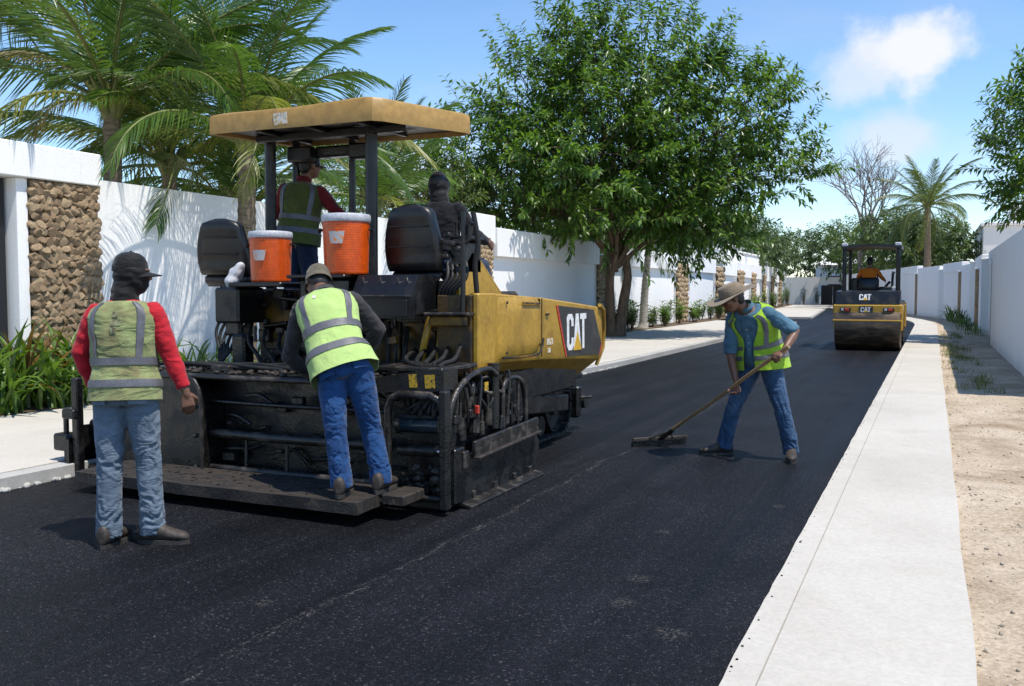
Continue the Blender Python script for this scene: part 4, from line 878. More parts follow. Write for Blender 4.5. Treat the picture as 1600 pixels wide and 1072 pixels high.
def boot(root, ankle, toe, z0, sc=1.0, mat='boot'):
    a = V(ankle); t = V((toe[0], toe[1], 0)).normalized(); s = V((t.y, -t.x, 0)); mb = MB(); rows = []
    for (p, hw, hh) in ((-.084, .026, .088), (-.074, .037, .112), (-.03, .042, .128), (.03, .043, .118), (.08, .047, .084), (.13, .050, .066), (.175, .044, .056), (.203, .026, .042), (.212, .01, .03)):
        row = []
        for k in range(14):
            an = 2 * math.pi * k / 14; z = math.sin(an); x = math.cos(an)
            row.append(V((a.x, a.y, z0)) + t * p * sc + s * (x * hw * sc) + V((0, 0, .018 + (hh * .5 * (1 + (z if z > 0 else z * .98))) * sc)))
        rows.append(row)
    mb.grid(rows, closed=True); n = len(mb.v); mb.f.append(tuple(range(14))); mb.f.append(tuple(range(n - 14, n)))
    mb.capsule([V((a.x, a.y, z0 + .06)) - t * .015, V((a.x, a.y, z0 + .105)) - t * .015], [.044, .043], 12)
    me = remesh(mb, .008, 5, .5, wloc(root)); me.shade_smooth(); me.materials.clear()
    b = link('boot', me, mat, root)
    out = []
    for k in range(24):
        an = 2 * math.pi * k / 24; x = math.cos(an); y = math.sin(an)
        out.append((.062 + .152 * x, (.047 if x > -.2 else .041) * math.copysign(abs(y) ** .8, y)))
    so = MB(); so.prism(out, V((a.x, a.y, z0 + .001)), t * sc, s * sc, V((0, 0, .026))); part('sole', so, 'sole', b, sharp=40)
    lc = MB()
    for k in range(4):
        q = V((a.x, a.y, z0 + .018 + .112 - .013 * k)) + t * (.035 + .016 * k); lc.bar(q - s * .022, q + s * .022, .006, .006)
    part('laces', lc, 'thread' if mat == 'boot' else mat, b)
def person(label, base, J, wear, group=None):
    root = thing('person', label, 'person', base, group); off = wloc(root); sd = wear.get('seed', 1)
    g = {k: V(v) for k, v in J.items()}
    T = Torso(g['pel'], g['neck'], g['lat0'], g['lat1'], g.get('bend', V((0, 0, 0))), wear.get('bulk', 1.0), sd)
    l0, l1 = T.l0, T.l1; ax1, lt1, f1 = T.frame(.85)
    shr = g.get('shr', g['neck'] - ax1 * .085 + lt1 * .170); shl = g.get('shl', g['neck'] - ax1 * .085 - lt1 * .170)
    hipr = g['pel'] + l0 * .088; hipl = g['pel'] - l0 * .088
    arms = [(shr, g['elr'], g['wrr'], g.get('hdr', (g['wrr'] - g['elr'])), g.get('pnr', -lt1), wear.get('curlr', .5), g.get('thr', f1)),
            (shl, g['ell'], g['wrl'], g.get('hdl', (g['wrl'] - g['ell'])), g.get('pnl', lt1), wear.get('curll', .5), g.get('thl', f1))]
    legs = [(hipr, g['kr'], g['ar']), (hipl, g['kl'], g['al'])]
    # body: one continuous skin mesh
    mb = MB()
    mb.grid([[T.pt(t, a * math.pi / 12, -.014) for a in range(24)] for t in [i / 20 for i in range(21)]], closed=True); n = len(mb.v); mb.f.append(tuple(range(24))); mb.f.append(tuple(range(n - 24, n)))
    mb.capsule([g['neck'] - ax1 * .05, g['head'] - (g['head'] - g['neck']).normalized() * .03], [.058, .053], 12)
    Rm, HL = head(mb, g['head'], g['hf'], g.get('hu', V((0, 0, 1))))
    for (a, b, c, hd, pn, cu, th) in arms:
        mb.capsule([a, a.lerp(b, .5), b, b.lerp(c, .35), c], [.050, .046, .038, .040, .026], 12); hand(mb, c + (c - b).normalized() * .015, V(hd), V(pn), V(th), cu)
    for (a, b, c) in legs: mb.capsule([a, a.lerp(b, .5), b, b.lerp(c, .35), c], [.078, .070, .050, .048, .034], 12)
    me = remesh(mb, wear.get('voxel', .0062), 3, .5, off); me.shade_smooth(); me.materials.clear(); link('body', me, wear.get('skin', 'skin'), root)
    if wear.get('face', True):
        for s in (-1, 1):
            e = MB(); e.ell(HL(s * .031, .083, .012), (.013, .006, .007), Rm, 10, 6); part('eye', e, 'eye', root, sharp=80)
            e = MB(); e.bar(HL(s * .016, .094, .032), HL(s * .050, .084, .033), .008, .006); part('eyebrow', e, 'hair', root)
    # shirt
    mb = MB(); e = wear.get('shirt_ext', .004)
    mb.grid([[T.pt(t, a * math.pi / 14, e, 0, 0, wear.get('belly', 0)) for a in range(28)] for t in [.06 + i / 20 * .92 for i in range(21)]], closed=True); n = len(mb.v); mb.f.append(tuple(range(28))); mb.f.append(tuple(range(n - 28, n)))
    for i, (a, b, c, *_r) in enumerate(arms):
        if wear.get('sleeve', 'long') == 'long':
            cc = b.lerp(c, .95); mb.capsule([a - (b - a).normalized() * .0, a.lerp(b, .3), a.lerp(b, .7), b, b.lerp(cc, .4)], [.068, .066, .060, .054, .053], 14); mb.tube([b.lerp(cc, .35), b.lerp(cc, .7), cc], [.054, .047, .042], 14)
        else:
            mb.capsule([a, a.lerp(b, .4), a.lerp(b, .62)], [.068, .067, .063], 14); mb.tube([a.lerp(b, .5), a.lerp(b, .80), b.lerp(c, .02)], [.065, .064, .061], 14)
    me = remesh(mb, .009, 3, .5, off)
    displace(me, lambda c: .007 * mnoise.noise(V((c[0] * 11 + sd, c[1] * 11, c[2] * 17))) + .004 * mnoise.noise(V((c[0] * 26, c[1] * 26, c[2] * 34 + sd))))
    me.shade_smooth(); me.materials.clear(); sh = link('shirt', me, wear['shirt'], root)
    if wear.get('collar', True):
        mb = MB(); ax, l, f = T.frame(.98); rows = []
        for j in range(3): rows.append([T.c(.985) + ax * (.012 + .018 * j) + l * (math.cos(a * math.pi / 10) * (.070 - .004 * j)) + f * (math.sin(a * math.pi / 10) * (.068 - .004 * j) - .004) for a in range(21)])
        mb.slab(rows, lambda i, j: V((0, 0, .004)) + (V(rows[i][j]) - T.c(.985)).normalized() * .006); part('collar', mb, wear['shirt'], sh, sharp=60)
    if wear.get('placket'):
        rr = [[T.pt(.22 + .74 * i / 16, math.pi / 2 + .10 * (j - 1), e + .009, 0, 0, wear.get('belly', 0)) for j in range(3)] for i in range(17)]
        mb = MB(); mb.slab(rr, lambda i, j: (V(rr[i][j]) - T.c(.5)).normalized() * .003); part('placket', mb, wear['shirt'], sh, sharp=60)
        for i in (3, 6, 9, 12): mb = MB(); mb.ell(V(rr[i][1]) + (V(rr[i][1]) - T.c(.5)).normalized() * .004, (.006, .006, .006), None, 8, 5); part('button', mb, 'white_plastic', sh)
    # trousers
    mb = MB(); mb.grid([[T.pt(t, a * math.pi / 14, .008) for a in range(28)] for t in (0.0, .04, .08, .13, .18, .23)], closed=True); n = len(mb.v); mb.f.append(tuple(range(28))); mb.f.append(tuple(range(n - 28, n)))
    k = wear.get('legw', 1.0)
    for (a, b, c) in legs:
        end = c + V((0, 0, -.042))
        mb.capsule([a + V((0, 0, .02)), a.lerp(b, .33), a.lerp(b, .7), b, b.lerp(c, .3)], [.097 * k, .094 * k, .079 * k, .069 * k, .069 * k], 16); mb.tube([b.lerp(c, .2), b.lerp(c, .55), b.lerp(c, .85), end], [.069 * k, .067 * k, .066 * k, .070 * k], 16)
    me = remesh(mb, .0085, 3, .5, off)
    kz = (g['kr'].z + g['kl'].z) / 2 - off.z; az = (g['ar'].z + g['al'].z) / 2 - off.z; wa = wear.get('wrinkle', 1.0)
    def wrk(c):
        z = c[2]; amp = .0040 + .011 * math.exp(-((z - az - .06) / .10) ** 2) + .006 * math.exp(-((z - kz) / .11) ** 2)
        wz = 5 * mnoise.noise(V((c[0] * 7 + sd, c[1] * 7, z * 5))); n1 = mnoise.noise(V((c[0] * 15 + sd * 3, c[1] * 15, z * 19 + wz + c[0] * 14))); n1 = (.7 - 2.0 * abs(n1)) if n1 > -.25 else n1
        return wa * (amp * n1 + .003 * mnoise.noise(V((c[0] * 20, c[1] * 20, z * 22 + sd))))
    displace(me, wrk); me.shade_smooth(); me.materials.clear(); je = link('trousers', me, wear['pants'], root)
    if wear.get('pockets', True):
        for s in (-1, 1):
            ph = -math.pi / 2 + s * .62; rows = []
            for i in range(7): rows.append([T.pt(.155 - .19 * i / 6 if False else .15 - .022 * i, ph + (j - 3) * .125 * (1 - .02 * i), .017) for j in range(7)])
            pk = MB(); pk.slab(rows, lambda i, j: (V(rows[i][j]) - T.c(.1)).normalized() * .004); part('back_pocket', pk, wear['pants'], je, sharp=60)
            st = MB(); st.tube([V(p) + (V(p) - T.c(.1)).normalized() * .005 for p in rows[0]], .0022, 4); part('pocket_stitching', st, wear.get('stitch', 'thread'), je)
        bl = MB(); bl.slab([[T.pt(t, a * math.pi / 14, .013) for a in range(29)] for t in (.195, .235)], lambda i, j: (T.pt(.2, j * math.pi / 14, .02) - T.pt(.2, j * math.pi / 14, .015)).normalized() * .005); part('waistband', bl, wear['pants'], je, sharp=60)
    for nm, an in (('r', g['ar']), ('l', g['al'])): boot(root, an, g['toe' + nm], wear['z' + nm] if 'z' + nm in wear else wear.get('z', 0.0), wear.get('bootk', 1.05), wear.get('boot', 'boot'))
    # vest
    if wear.get('vest'):
        vm = wear['vest']; open_ = wear.get('open', 0.06); wr = wear.get('vest_wr', .010); ex = wear.get('vest_ext', .020); top = .965; bot = wear.get('vest_bot', .03); fl = wear.get('flare', .06); be = wear.get('belly', 0)
        def vp(t, phi, e=0.0):
            # front opening widens to a V toward the neck
            return T.pt(t, phi, ex + e, wr, fl, be)
        a0 = math.pi / 2 + open_; a1 = 2.5 * math.pi - open_; NA = 60; rows = []
        for i in range(31):
            t = bot + (top - bot) * i / 30; vv = max(0, (t - .50) / .5) * wear.get('vneck', .35); rows.append([vp(t, a0 + vv + (a1 - a0 - 2 * vv) * j / NA) for j in range(NA + 1)])
        mb = MB(); mb.slab(rows, lambda i, j: (T.c(bot + (top - bot) * i / 30) - V(rows[i][j])).normalized() * .005); ve = part('vest', mb, vm, root, sharp=70)
        def patch(nm, t0, t1, p0, p1, nt=4, npn=40, slope=0.0):
            rr = [[vp(t0 + (t1 - t0) * i / nt, p0 + (p1 - p0) * j / npn, .004) for j in range(npn + 1)] for i in range(nt + 1)]
            pm = MB(); pm.slab(rr, lambda i, j: (V(rr[i][j]) - T.c(t0)).normalized() * .0022); part(nm, pm, 'reflect', ve, sharp=70)
        b1, b2, bw = wear.get('bands', (.20, .40, .075))
        patch('reflective_band', b1, b1 + bw, a0 + .01, a1 - .01); patch('reflective_band', b2, b2 + bw, a0 + .01, a1 - .01)
        for s in (-1, 1):
            pc = -math.pi / 2 + s * wear.get('strap', .72) + 2 * math.pi; w2 = .13; rr = []
            for i in range(17):
                t = b2 + bw + (.955 - b2 - bw) * i / 16; k = max(0, (t - .85) / .1); rr.append([vp(t, pc - w2 + 2 * w2 * j / 6, .004) for j in range(7)])
            pm = MB(); pm.slab(rr, lambda i, j: (V(rr[i][j]) - T.c(.6)).normalized() * .0022); part('reflective_strap', pm, 'reflect', ve, sharp=70)
            if wear.get('front_straps'):
                pc = math.pi / 2 - s * .80 + (2 * math.pi if s > 0 else 0); rr = []
                for i in range(17):
                    t = b2 + bw + (.955 - b2 - bw) * i / 16; rr.append([vp(t, pc - w2 + 2 * w2 * j / 6, .004) for j in range(7)])
                pm = MB(); pm.slab(rr, lambda i, j: (V(rr[i][j]) - T.c(.6)).normalized() * .0022); part('reflective_strap', pm, 'reflect', ve, sharp=70)
        if wear.get('print'):
            for (t, ph, w_, h_, mt) in wear['print']:
                rr = [[vp(t + h_ * i / 4, -math.pi / 2 + 2 * math.pi + ph + w_ * (j - 3) / 6, .003) for j in range(7)] for i in range(5)]
                pm = MB(); pm.slab(rr, lambda i, j: (V(rr[i][j]) - T.c(.6)).normalized() * .0015); part('faded_print', pm, mt, ve, sharp=70)
    # headwear
    H = wear.get('hat'); hm = wear.get('hat_mat', 'cap_black')
    r_, f_, u_ = Rm.col[0], Rm.col[1], Rm.col[2]
    if H in ('cap', 'cap_flap'):
        mb = MB(); prof = [(1.0, -.018), (1.02, 0.0), (1.0, .022), (.93, .05), (.78, .077), (.5, .096), (.2, .103), (.001, .105)]
        mb.lathe(prof, HL(0, -.012, .028), Rm @ Matrix.Diagonal(V((.084, .101, 1.0))), 28)
        cp = part('cap', mb, hm, root, sharp=70); rr = []
        for i in range(5): rr.append([HL(.078 * math.sin(a) * (1 + .02 * i), -.012 + .098 * math.cos(a) * (1 + .0 * i) + .021 * i * max(0, math.cos(a * 1.15)), .020 - .006 * i * .6 - .018 * abs(math.sin(a)) ** 2) for a in [(-1 + 2 * j / 16) * 1.25 for j in range(17)]])
        mb = MB(); mb.slab(rr, lambda i, j: u_ * -.005); part('visor', mb, hm, cp, sharp=60)
        mb = MB(); mb.ell(HL(0, -.012, .134), (.008, .008, .005), Rm, 8, 5); part('button', mb, hm, cp)
        if H == 'cap_flap':
            mb = MB(); rr = [[HL(.086 * math.sin(a) * (1 + .05 * i), -.012 + .104 * math.cos(a) * (1 + .05 * i), .022 - .020 * i) for a in [math.pi * .55 + math.pi * .9 * j / 14 for j in range(15)]] for i in range(3)]
            mb.slab(rr, lambda i, j: (V(rr[i][j]) - HL(0, 0, 0)).normalized() * .005); part('rear_brim', mb, hm, cp, sharp=60)
    if H == 'sunhat':
        mb = MB(); mb.lathe([(1.0, -.01), (1.04, .01), (1.02, .045), (.96, .078), (.80, .096), (.4, .104), (.001, .105)], HL(0, -.01, .030), Rm @ Matrix.Diagonal(V((.088, .104, 1.0))), 30); cp = part('hat_crown', mb, hm, root, sharp=70)
        mb = MB(); rr = []
        for i in range(6):
            k = i / 5; rr.append([HL((.088 + .128 * k) * math.sin(a), -.01 + (.104 + .128 * k) * math.cos(a), .032 + (.012 * math.sin(2 * a + .8) + .012 * math.sin(3 * a) - .012) * k + .018 * k * abs(math.sin(a))) for a in [2 * math.pi * j / 40 for j in range(41)]])
        mb.slab(rr, lambda i, j: u_ * -.005); part('hat_brim', mb, hm, cp, sharp=60)
        mb = MB(); rr = [[HL(.0925 * math.sin(a), -.01 + .1095 * math.cos(a), .040 + .020 * i) for a in [2 * math.pi * j / 30 for j in range(31)]] for i in range(2)]
        mb.slab(rr, lambda i, j: (V(rr[i][j]) - HL(0, 0, .05)).normalized() * .003); part('hat_band', mb, hm, cp, sharp=60)
    if wear.get('gaiter'):
        mb = MB(); mb.ell(HL(0, -.004, -.005), (.094, .106, .10), Rm, 20, 12); mb.ell(HL(0, .03, -.065), (.062, .066, .055), Rm, 16, 10); nk = g['neck']
        mb.capsule([HL(0, -.02, -.05), nk + V((0, 0, .03)), nk - ax1 * .015], [.080, .080, .086], 16)
        me = remesh(mb, .009, 3, .5, off); displace(me, lambda c: .006 * mnoise.noise(V((c[0] * 14, c[1] * 14, c[2] * 38)))); me.shade_smooth(); me.materials.clear(); link('neck_gaiter', me, 'cap_black', root)
    if wear.get('hair', True):
        mb = MB(); mb.ell(HL(0, -.022, .022), (.081, .092, .082), Rm, 20, 12); mb.ell(HL(0, -.052, -.025), (.066, .052, .060), Rm, 16, 8); me = remesh(mb, .010, 2, .5, off); displace(me, lambda c: .003 * mnoise.noise(V((c[0] * 60, c[1] * 60, c[2] * 60)))); me.shade_smooth(); me.materials.clear(); link('hair', me, 'hair', root)
    return root
# worker in red sleeves, seen from behind
person('worker in red long sleeves and stained lime vest, black cap, standing left', (-4.30, 4.0, 0),
    dict(pel=(-4.315, 4.005, .885), neck=(-4.355, 4.055, 1.455), head=(-4.335, 4.095, 1.600), hf=(.80, .60, -.06), lat0=(.90, .44, 0), lat1=(.93, .38, -.03),
         elr=(-4.125, 4.165, 1.135), wrr=(-4.045, 4.20, .915), hdr=(.12, .10, -1), pnr=(-.7, .5, 0), thr=(.3, .9, 0), ell=(-4.600, 3.945, 1.140), wrl=(-4.585, 4.03, .915), thl=(0, 1, 0),
         kr=(-4.225, 4.085, .475), kl=(-4.385, 3.945, .475), ar=(-4.205, 4.085, .10), al=(-4.385, 3.925, .10), toer=(.93, .36), toel=(-.30, .95)),
    dict(shirt='red_shirt', pants='jeans_light', vest='vest_dirty', hat='cap', gaiter=True, face=False, hair=False, collar=False, seed=3, open=.05, bands=(.175, .375, .068), curlr=.55, vest_bot=.055, legw=1.0, bulk=1.0, flare=.05, strap=.70,
         print=[(.80, 0, .10, .06, 'vest_print'), (.73, .03, .20, .055, 'vest_print'), (.66, -.02, .11, .06, 'vest_print')]))
# worker bending over the screed, standing on the board
person('worker in bright lime vest and blue jeans bending over the paver', (-3.40, 5.06, .165),
    dict(pel=(-3.515, 5.085, .965), neck=(-3.80, 5.28, 1.470), head=(-3.955, 5.40, 1.560), hf=(-.72, .45, -.62), hu=(-.35, .45, .80), lat0=(.86, .50, 0), lat1=(.82, .52, .20), bend=(-.02, -.02, .035),
         elr=(-3.515, 5.50, 1.235), wrr=(-3.70, 5.62, 1.05), ell=(-4.055, 5.20, 1.045), wrl=(-4.06, 5.41, .915), pnl=(.2, .3, -1), pnr=(0, 0, -1), thl=(.8, .5, 0), thr=(-.8, .5, 0),
         kr=(-3.395, 5.215, .575), kl=(-3.535, 5.005, .57), ar=(-3.315, 5.205, .265), al=(-3.480, 4.985, .265), toer=(-.15, 1), toel=(-.35, .95)),
    dict(shirt='grey_shirt', pants='jeans_blue', vest='vest_lime', hat='cap_flap', hat_mat='cap_tan', seed=7, open=.05, bands=(.22, .44, .072), curll=.9, curlr=.9, z=.165, vest_bot=.06, flare=.10, bulk=1.02, vest_ext=.022, strap=.74, wrinkle=.9,
         print=[(.80, -.25, .10, .05, 'pale_print')]))
# worker raking
person('worker in tan sun hat raking asphalt, green vest over blue shirt', (-1.42, 8.44, 0),
    dict(pel=(-1.392, 8.505, .850), neck=(-1.505, 8.335, 1.345), head=(-1.610, 8.235, 1.435), hf=(-.80, -.45, -.42), hu=(-.38, -.2, .9), lat0=(-.88, .46, 0), lat1=(-.95, .28, -.14), bend=(.02, .055, .04),
         elr=(-1.655, 8.40, .940), wrr=(-1.590, 8.355, .700), hdr=(.12, -.25, -1), pnr=(-.3, -1, 0), thr=(-.9, 0, 0), ell=(-1.075, 8.335, 1.150), wrl=(-1.150, 8.150, .995), hdl=(-.45, -.75, -.35), pnl=(-.3, -.2, -1), thl=(-.7, .4, .3),
         kr=(-1.620, 8.480, .475), kl=(-1.200, 8.420, .470), ar=(-1.720, 8.490, .105), al=(-1.115, 8.475, .100), toer=(-.88, -.46), toel=(.12, -.99)),
    dict(shirt='blue_shirt', pants='jeans_mid', vest='vest_green', hat='sunhat', hat_mat='hat', sleeve='short', seed=12, open=.20, vneck=.42, bands=(.16, .34, .075), curlr=1.25, curll=1.25, front_straps=True, placket=True, belly=.045, bulk=1.09, flare=.10, vest_bot=.02, wrinkle=1.0))
# paver operator standing under the canopy
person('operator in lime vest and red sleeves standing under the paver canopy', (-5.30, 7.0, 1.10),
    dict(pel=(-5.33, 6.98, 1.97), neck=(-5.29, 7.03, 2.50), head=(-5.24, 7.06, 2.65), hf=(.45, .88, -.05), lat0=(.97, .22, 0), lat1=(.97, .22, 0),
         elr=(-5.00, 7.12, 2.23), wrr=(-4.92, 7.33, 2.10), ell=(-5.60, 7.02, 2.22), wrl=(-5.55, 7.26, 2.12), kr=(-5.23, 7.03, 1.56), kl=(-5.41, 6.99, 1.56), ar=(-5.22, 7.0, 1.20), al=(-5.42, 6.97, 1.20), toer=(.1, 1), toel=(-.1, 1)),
    dict(shirt='shaded_red_shirt', pants='jeans_dark', vest='vest_shaded', hat='cap', seed=21, z=1.10, voxel=.010, face=False, pockets=False))
# second operator seated on the right
person('operator in black clothes seated beyond the right hand seat', (-3.86, 7.0, 1.35),
    dict(pel=(-3.84, 6.98, 1.74), neck=(-3.865, 7.02, 2.27), head=(-3.885, 7.05, 2.41), hf=(-.1, 1, 0), lat0=(1, .08, 0), lat1=(.98, .12, 0),
         elr=(-3.60, 7.10, 2.00), wrr=(-3.57, 7.33, 1.93), ell=(-4.12, 7.10, 2.00), wrl=(-4.08, 7.35, 1.95), kr=(-3.63, 7.36, 1.72), kl=(-4.00, 7.38, 1.74), ar=(-3.55, 7.33, 1.40), al=(-4.02, 7.42, 1.42), toer=(.2, 1), toel=(-.1, 1)),
    dict(shirt='black_shirt', pants='jeans_dark', hat=None, gaiter=True, seed=31, z=1.335, voxel=.010, face=False, pockets=False, collar=False))

# ------------------------------------------------------------------ lettering: three block letters with a triangle
def logo(parent, o, ex, ey, h, nrm, lift=0.004, wk=1.0, white='white_print', tri=True):
    o = V(o); ex = V(ex).normalized() * h * wk; ey = V(ey).normalized() * h; n = V(nrm).normalized()
    Cc = [(.52, .66), (.52, .86), (.40, 1), (.12, 1), (0, .88), (0, .12), (.12, 0), (.40, 0), (.52, .14), (.52, .34), (.35, .34), (.35, .20), (.31, .15), (.21, .15), (.17, .20), (.17, .80), (.21, .85), (.31, .85), (.35, .80), (.35, .66)]
    Aa = [(0, 0), (.19, 1), (.41, 1), (.60, 0), (.43, 0), (.385, .25), (.33, .25), (.30, .72), (.27, .25), (.215, .25), (.17, 0)]
    Tt = [(0, 1), (.52, 1), (.52, .84), (.345, .84), (.345, 0), (.175, 0), (.175, .84), (0, .84)]
    for poly, dx in ((Cc, 0.0), (Aa, .52), (Tt, 1.06)):
        mb = MB(); mb.prism([(p[0] + dx, p[1]) for p in poly], o + n * lift, ex, ey, n * .003); part('letter', mb, white, parent, sharp=30)
    if tri:
        mb = MB(); mb.prism([(.50, -.02), (.82, .50), (1.14, -.02)], o + n * (lift + .005), ex, ey, n * .002); part('triangle_mark', mb, 'yellow_print', parent, sharp=30)
def arc(pts, n=6):
    """smooth polyline through points (Catmull-Rom)"""
    P = [V(p) for p in pts]; P = [P[0] * 2 - P[1]] + P + [P[-1] * 2 - P[-2]]; out = []
    for i in range(1, len(P) - 2):
        for k in range(n):
            t = k / n; a, b, c, d = P[i - 1], P[i], P[i + 1], P[i + 2]
            out.append(0.5 * ((2 * b) + (c - a) * t + (2 * a - 5 * b + 4 * c - d) * t * t + (3 * b - a - 3 * c + d) * t ** 3))
    out.append(P[-2]); return out
# ------------------------------------------------------------------ asphalt paver
M['brown_grime'] = worn('brown_grime', (0.075, 0.038, 0.008), (0.012, 0.009, 0.006), (0.4, 0.65), 4.5, 0.38, 0.6, bumpy=0.3, fine=40)
pv = thing('asphalt_paver', 'grimy yellow and black asphalt paver with canopy laying the left lane', 'paver', (-4.4, 6.6, 0))
def pp(name, mb, mat, parent=None, **k): return part(name, mb, mat, parent or pv, **k)
def bx(name, x0, x1, y0, y1, z0, z1, mat, bev=.012, parent=None):
    return pp(name, MB().box(((x0 + x1) / 2, (y0 + y1) / 2, (z0 + z1) / 2), (x1 - x0, y1 - y0, z1 - z0), bev=bev), mat, parent)
def tb(name, pts, r, mat, n=10, parent=None): return pp(name, MB().tube(pts, r, n), mat, parent, sharp=50)
r4 = random.Random(44)
# screed
bx('screed_beam', -6.30, -2.99, 5.74, 6.20, .05, .34, 'black')
bx('screed_back_plate', -5.44, -3.36, 5.66, 5.74, .06, .84, 'black')
bx('screed_sole', -6.33, -2.97, 5.46, 5.735, .012, .075, 'black_edge')
dk = bx('deck_plate', -6.22, -3.46, 5.44, 6.16, .842, .872, 'black')
tb('deck_edge_bar', [(-5.46, 5.43, .855), (-4.6, 5.425, .850), (-3.50, 5.43, .858)], .021, 'black_edge')
for (z, r, m) in ((.415, .036, 'black_edge'), (.150, .030, 'black_edge'), (.66, .018, 'black')):
    tb('cross_bar', [(-5.03, 5.50, z), (-4.4, 5.495, z - .006), (-3.42, 5.50, z)], r, m)
for x in (-4.72, -4.34, -3.86): tb('strut', [(x, 5.52, .14), (x, 5.53, .40)], .014, 'black_edge', 8)
# rubble of mix lying on the deck
mb = MB()
for i in range(260):
    x = r4.uniform(-6.1, -3.5); y = r4.uniform(5.47, 6.1); r = r4.uniform(.006, .03); mb.ell((x, y, .873 + r * .4), (r * 1.4, r, r * .7), rot_xyz(0, 0, r4.uniform(0, 3)), 6, 4)
o = pp('mix_crumbs', mb, 'board', sharp=60, fix=False); o['kind'] = 'stuff'
for i in range(9):
    x = -5.9 + .29 * i; y = 5.62 + .1 * (i % 3); pp('deck_clamp', MB().box((x, y, .90), (r4.uniform(.08, .2), .05, .05), rot_xyz(0, 0, r4.uniform(-.5, .5)), .008), ('black', 'black_edge')[i % 2])
for i in range(4): tb('deck_hose', arc([(-6.0 + .3 * i, 5.8, .89), (-5.4 + .3 * i, 5.62 + .06 * i, .93), (-4.7 + .25 * i, 5.72, .90), (-4.1 + .2 * i, 5.95, .96)]), .017, 'rubber', 8)
# left rounded housing and outer left parts
prof = [(-5.50, .10), (-5.04, .10), (-5.04, .70), (-5.07, .78), (-5.14, .83), (-5.50, .835)]
hs = pp('side_housing', MB().prism(prof, (0, 5.40, 0), (1, 0, 0), (0, 0, 1), (0, .25, 0)), 'black', sharp=50)
tb('housing_rim', arc([(-5.035, 5.395, .10), (-5.035, 5.395, .62), (-5.075, 5.395, .79), (-5.17, 5.395, .842), (-5.48, 5.395, .845)], 5), .016, 'black_edge')
for (x, z) in ((-5.10, .16), (-5.10, .40), (-5.10, .62), (-5.45, .16), (-5.45, .74)): pp('bolt', MB().lathe([(.018, 0), (.018, .012), (.008, .016)], (x, 5.40, z), rot_xyz(R(90), 0, 0), 8), 'black_edge')
bx('extension_box', -6.22, -5.52, 5.52, 5.74, .10, .62, 'black')
tb('extension_tube', [(-6.25, 5.50, .70), (-5.50, 5.50, .70)], .045, 'bluesteel', 14)
tb('extension_tube', [(-6.25, 5.46, .42), (-5.50, 5.46, .42)], .035, 'black', 14)
bx('end_post', -6.345, -6.275, 5.33, 5.40, .02, .80, 'black', .01)
bx('adjuster_block', -6.53, -6.36, 5.30, 5.44, .20, .34, 'black', .015)
tb('adjuster_screw', [(-6.45, 5.37, .08), (-6.45, 5.37, .50)], .022, 'black_edge')
bx('adjuster_knob', -6.40, -6.26, 5.28, 5.34, .47, .55, 'black', .012)
pp('end_plate', MB().prism([(5.30, .02), (6.75, .02), (6.9, .2), (6.8, .36), (5.42, .40), (5.30, .3)], (-6.375, 0, 0), (0, 1, 0), (0, 0, 1), (.03, 0, 0)), 'black', label='left end plate of the screed')
# walkway board
bd = MB(); rows = []
for i in range(41):
    x = -5.79 + 2.50 * i / 40; rows.append([(x, 4.885 + .006 * mnoise.noise(V((x * 5, 0, 0))), .158 + .004 * mnoise.noise(V((x * 3, 1, 0)))), (x, 5.02, .164), (x, 5.15, .163), (x, 5.29, .164), (x, 5.40 + .005 * mnoise.noise(V((x * 4, 5, 0))), .160)])
bd.slab(rows, lambda i, j: V((0, 0, -.078))); pp('walkway_board', bd, 'board', sharp=30)
bx('board_step', -3.27, -3.10, 5.13, 5.42, .10, .17, 'board', .008)
for x in (-5.5, -4.5, -3.5): bx('board_bracket', x - .03, x + .03, 4.98, 5.70, .055, .081, 'black', .004)
mb = MB()
for i in range(120): x = r4.uniform(-5.7, -3.4); y = r4.uniform(4.93, 5.36); r = r4.uniform(.004, .016); mb.ell((x, y, .165), (r * 1.5, r, r * .5), rot_xyz(0, 0, r4.uniform(0, 3)), 6, 3)
o = pp('board_crumbs', mb, 'black_edge', sharp=60, fix=False); o['kind'] = 'stuff'
# right extension frame
def loop(y, x0, x1, z0, z1, r=.06): return [(x0, y, z0 + r), (x0, y, (z0 + z1) / 2), (x0, y, z1 - r), (x0 + r * .3, y, z1 - r * .3), (x0 + r, y, z1), ((x0 + x1) / 2, y, z1), (x1 - r, y, z1), (x1 - r * .3, y, z1 - r * .3), (x1, y, z1 - r), (x1, y, (z0 + z1) / 2), (x1, y, z0 + r)]
tb('guard_loop', loop(5.40, -3.385, -2.95, .04, .80, .10), .028, 'black_edge', 10)
tb('guard_foot_bar', [(-3.40, 5.40, .105), (-2.94, 5.40, .105)], .022, 'black_edge')
bx('guard_post', -2.965, -2.905, 5.355, 5.425, .04, .84, 'black', .01)
bx('extension_back', -3.36, -2.99, 5.60, 5.66, .10, .84, 'black')
tb('hydraulic_cylinder', [(-3.30, 5.45, .585), (-3.00, 5.45, .592)], .052, 'bluesteel', 16); tb('cylinder_gland', [(-3.33, 5.45, .584), (-3.295, 5.45, .585)], .06, 'black_edge', 16)
tb('cylinder_sleeve', [(-3.36, 5.46, .63), (-3.12, 5.47, .645), (-3.02, 5.48, .64)], .030, 'rubber', 10)
tb('hydraulic_cylinder', [(-3.32, 5.45, .41), (-3.03, 5.45, .418)], .040, 'black', 16); tb('cylinder_rod', [(-3.03, 5.45, .418), (-2.97, 5.45, .419)], .018, 'chrome', 10)
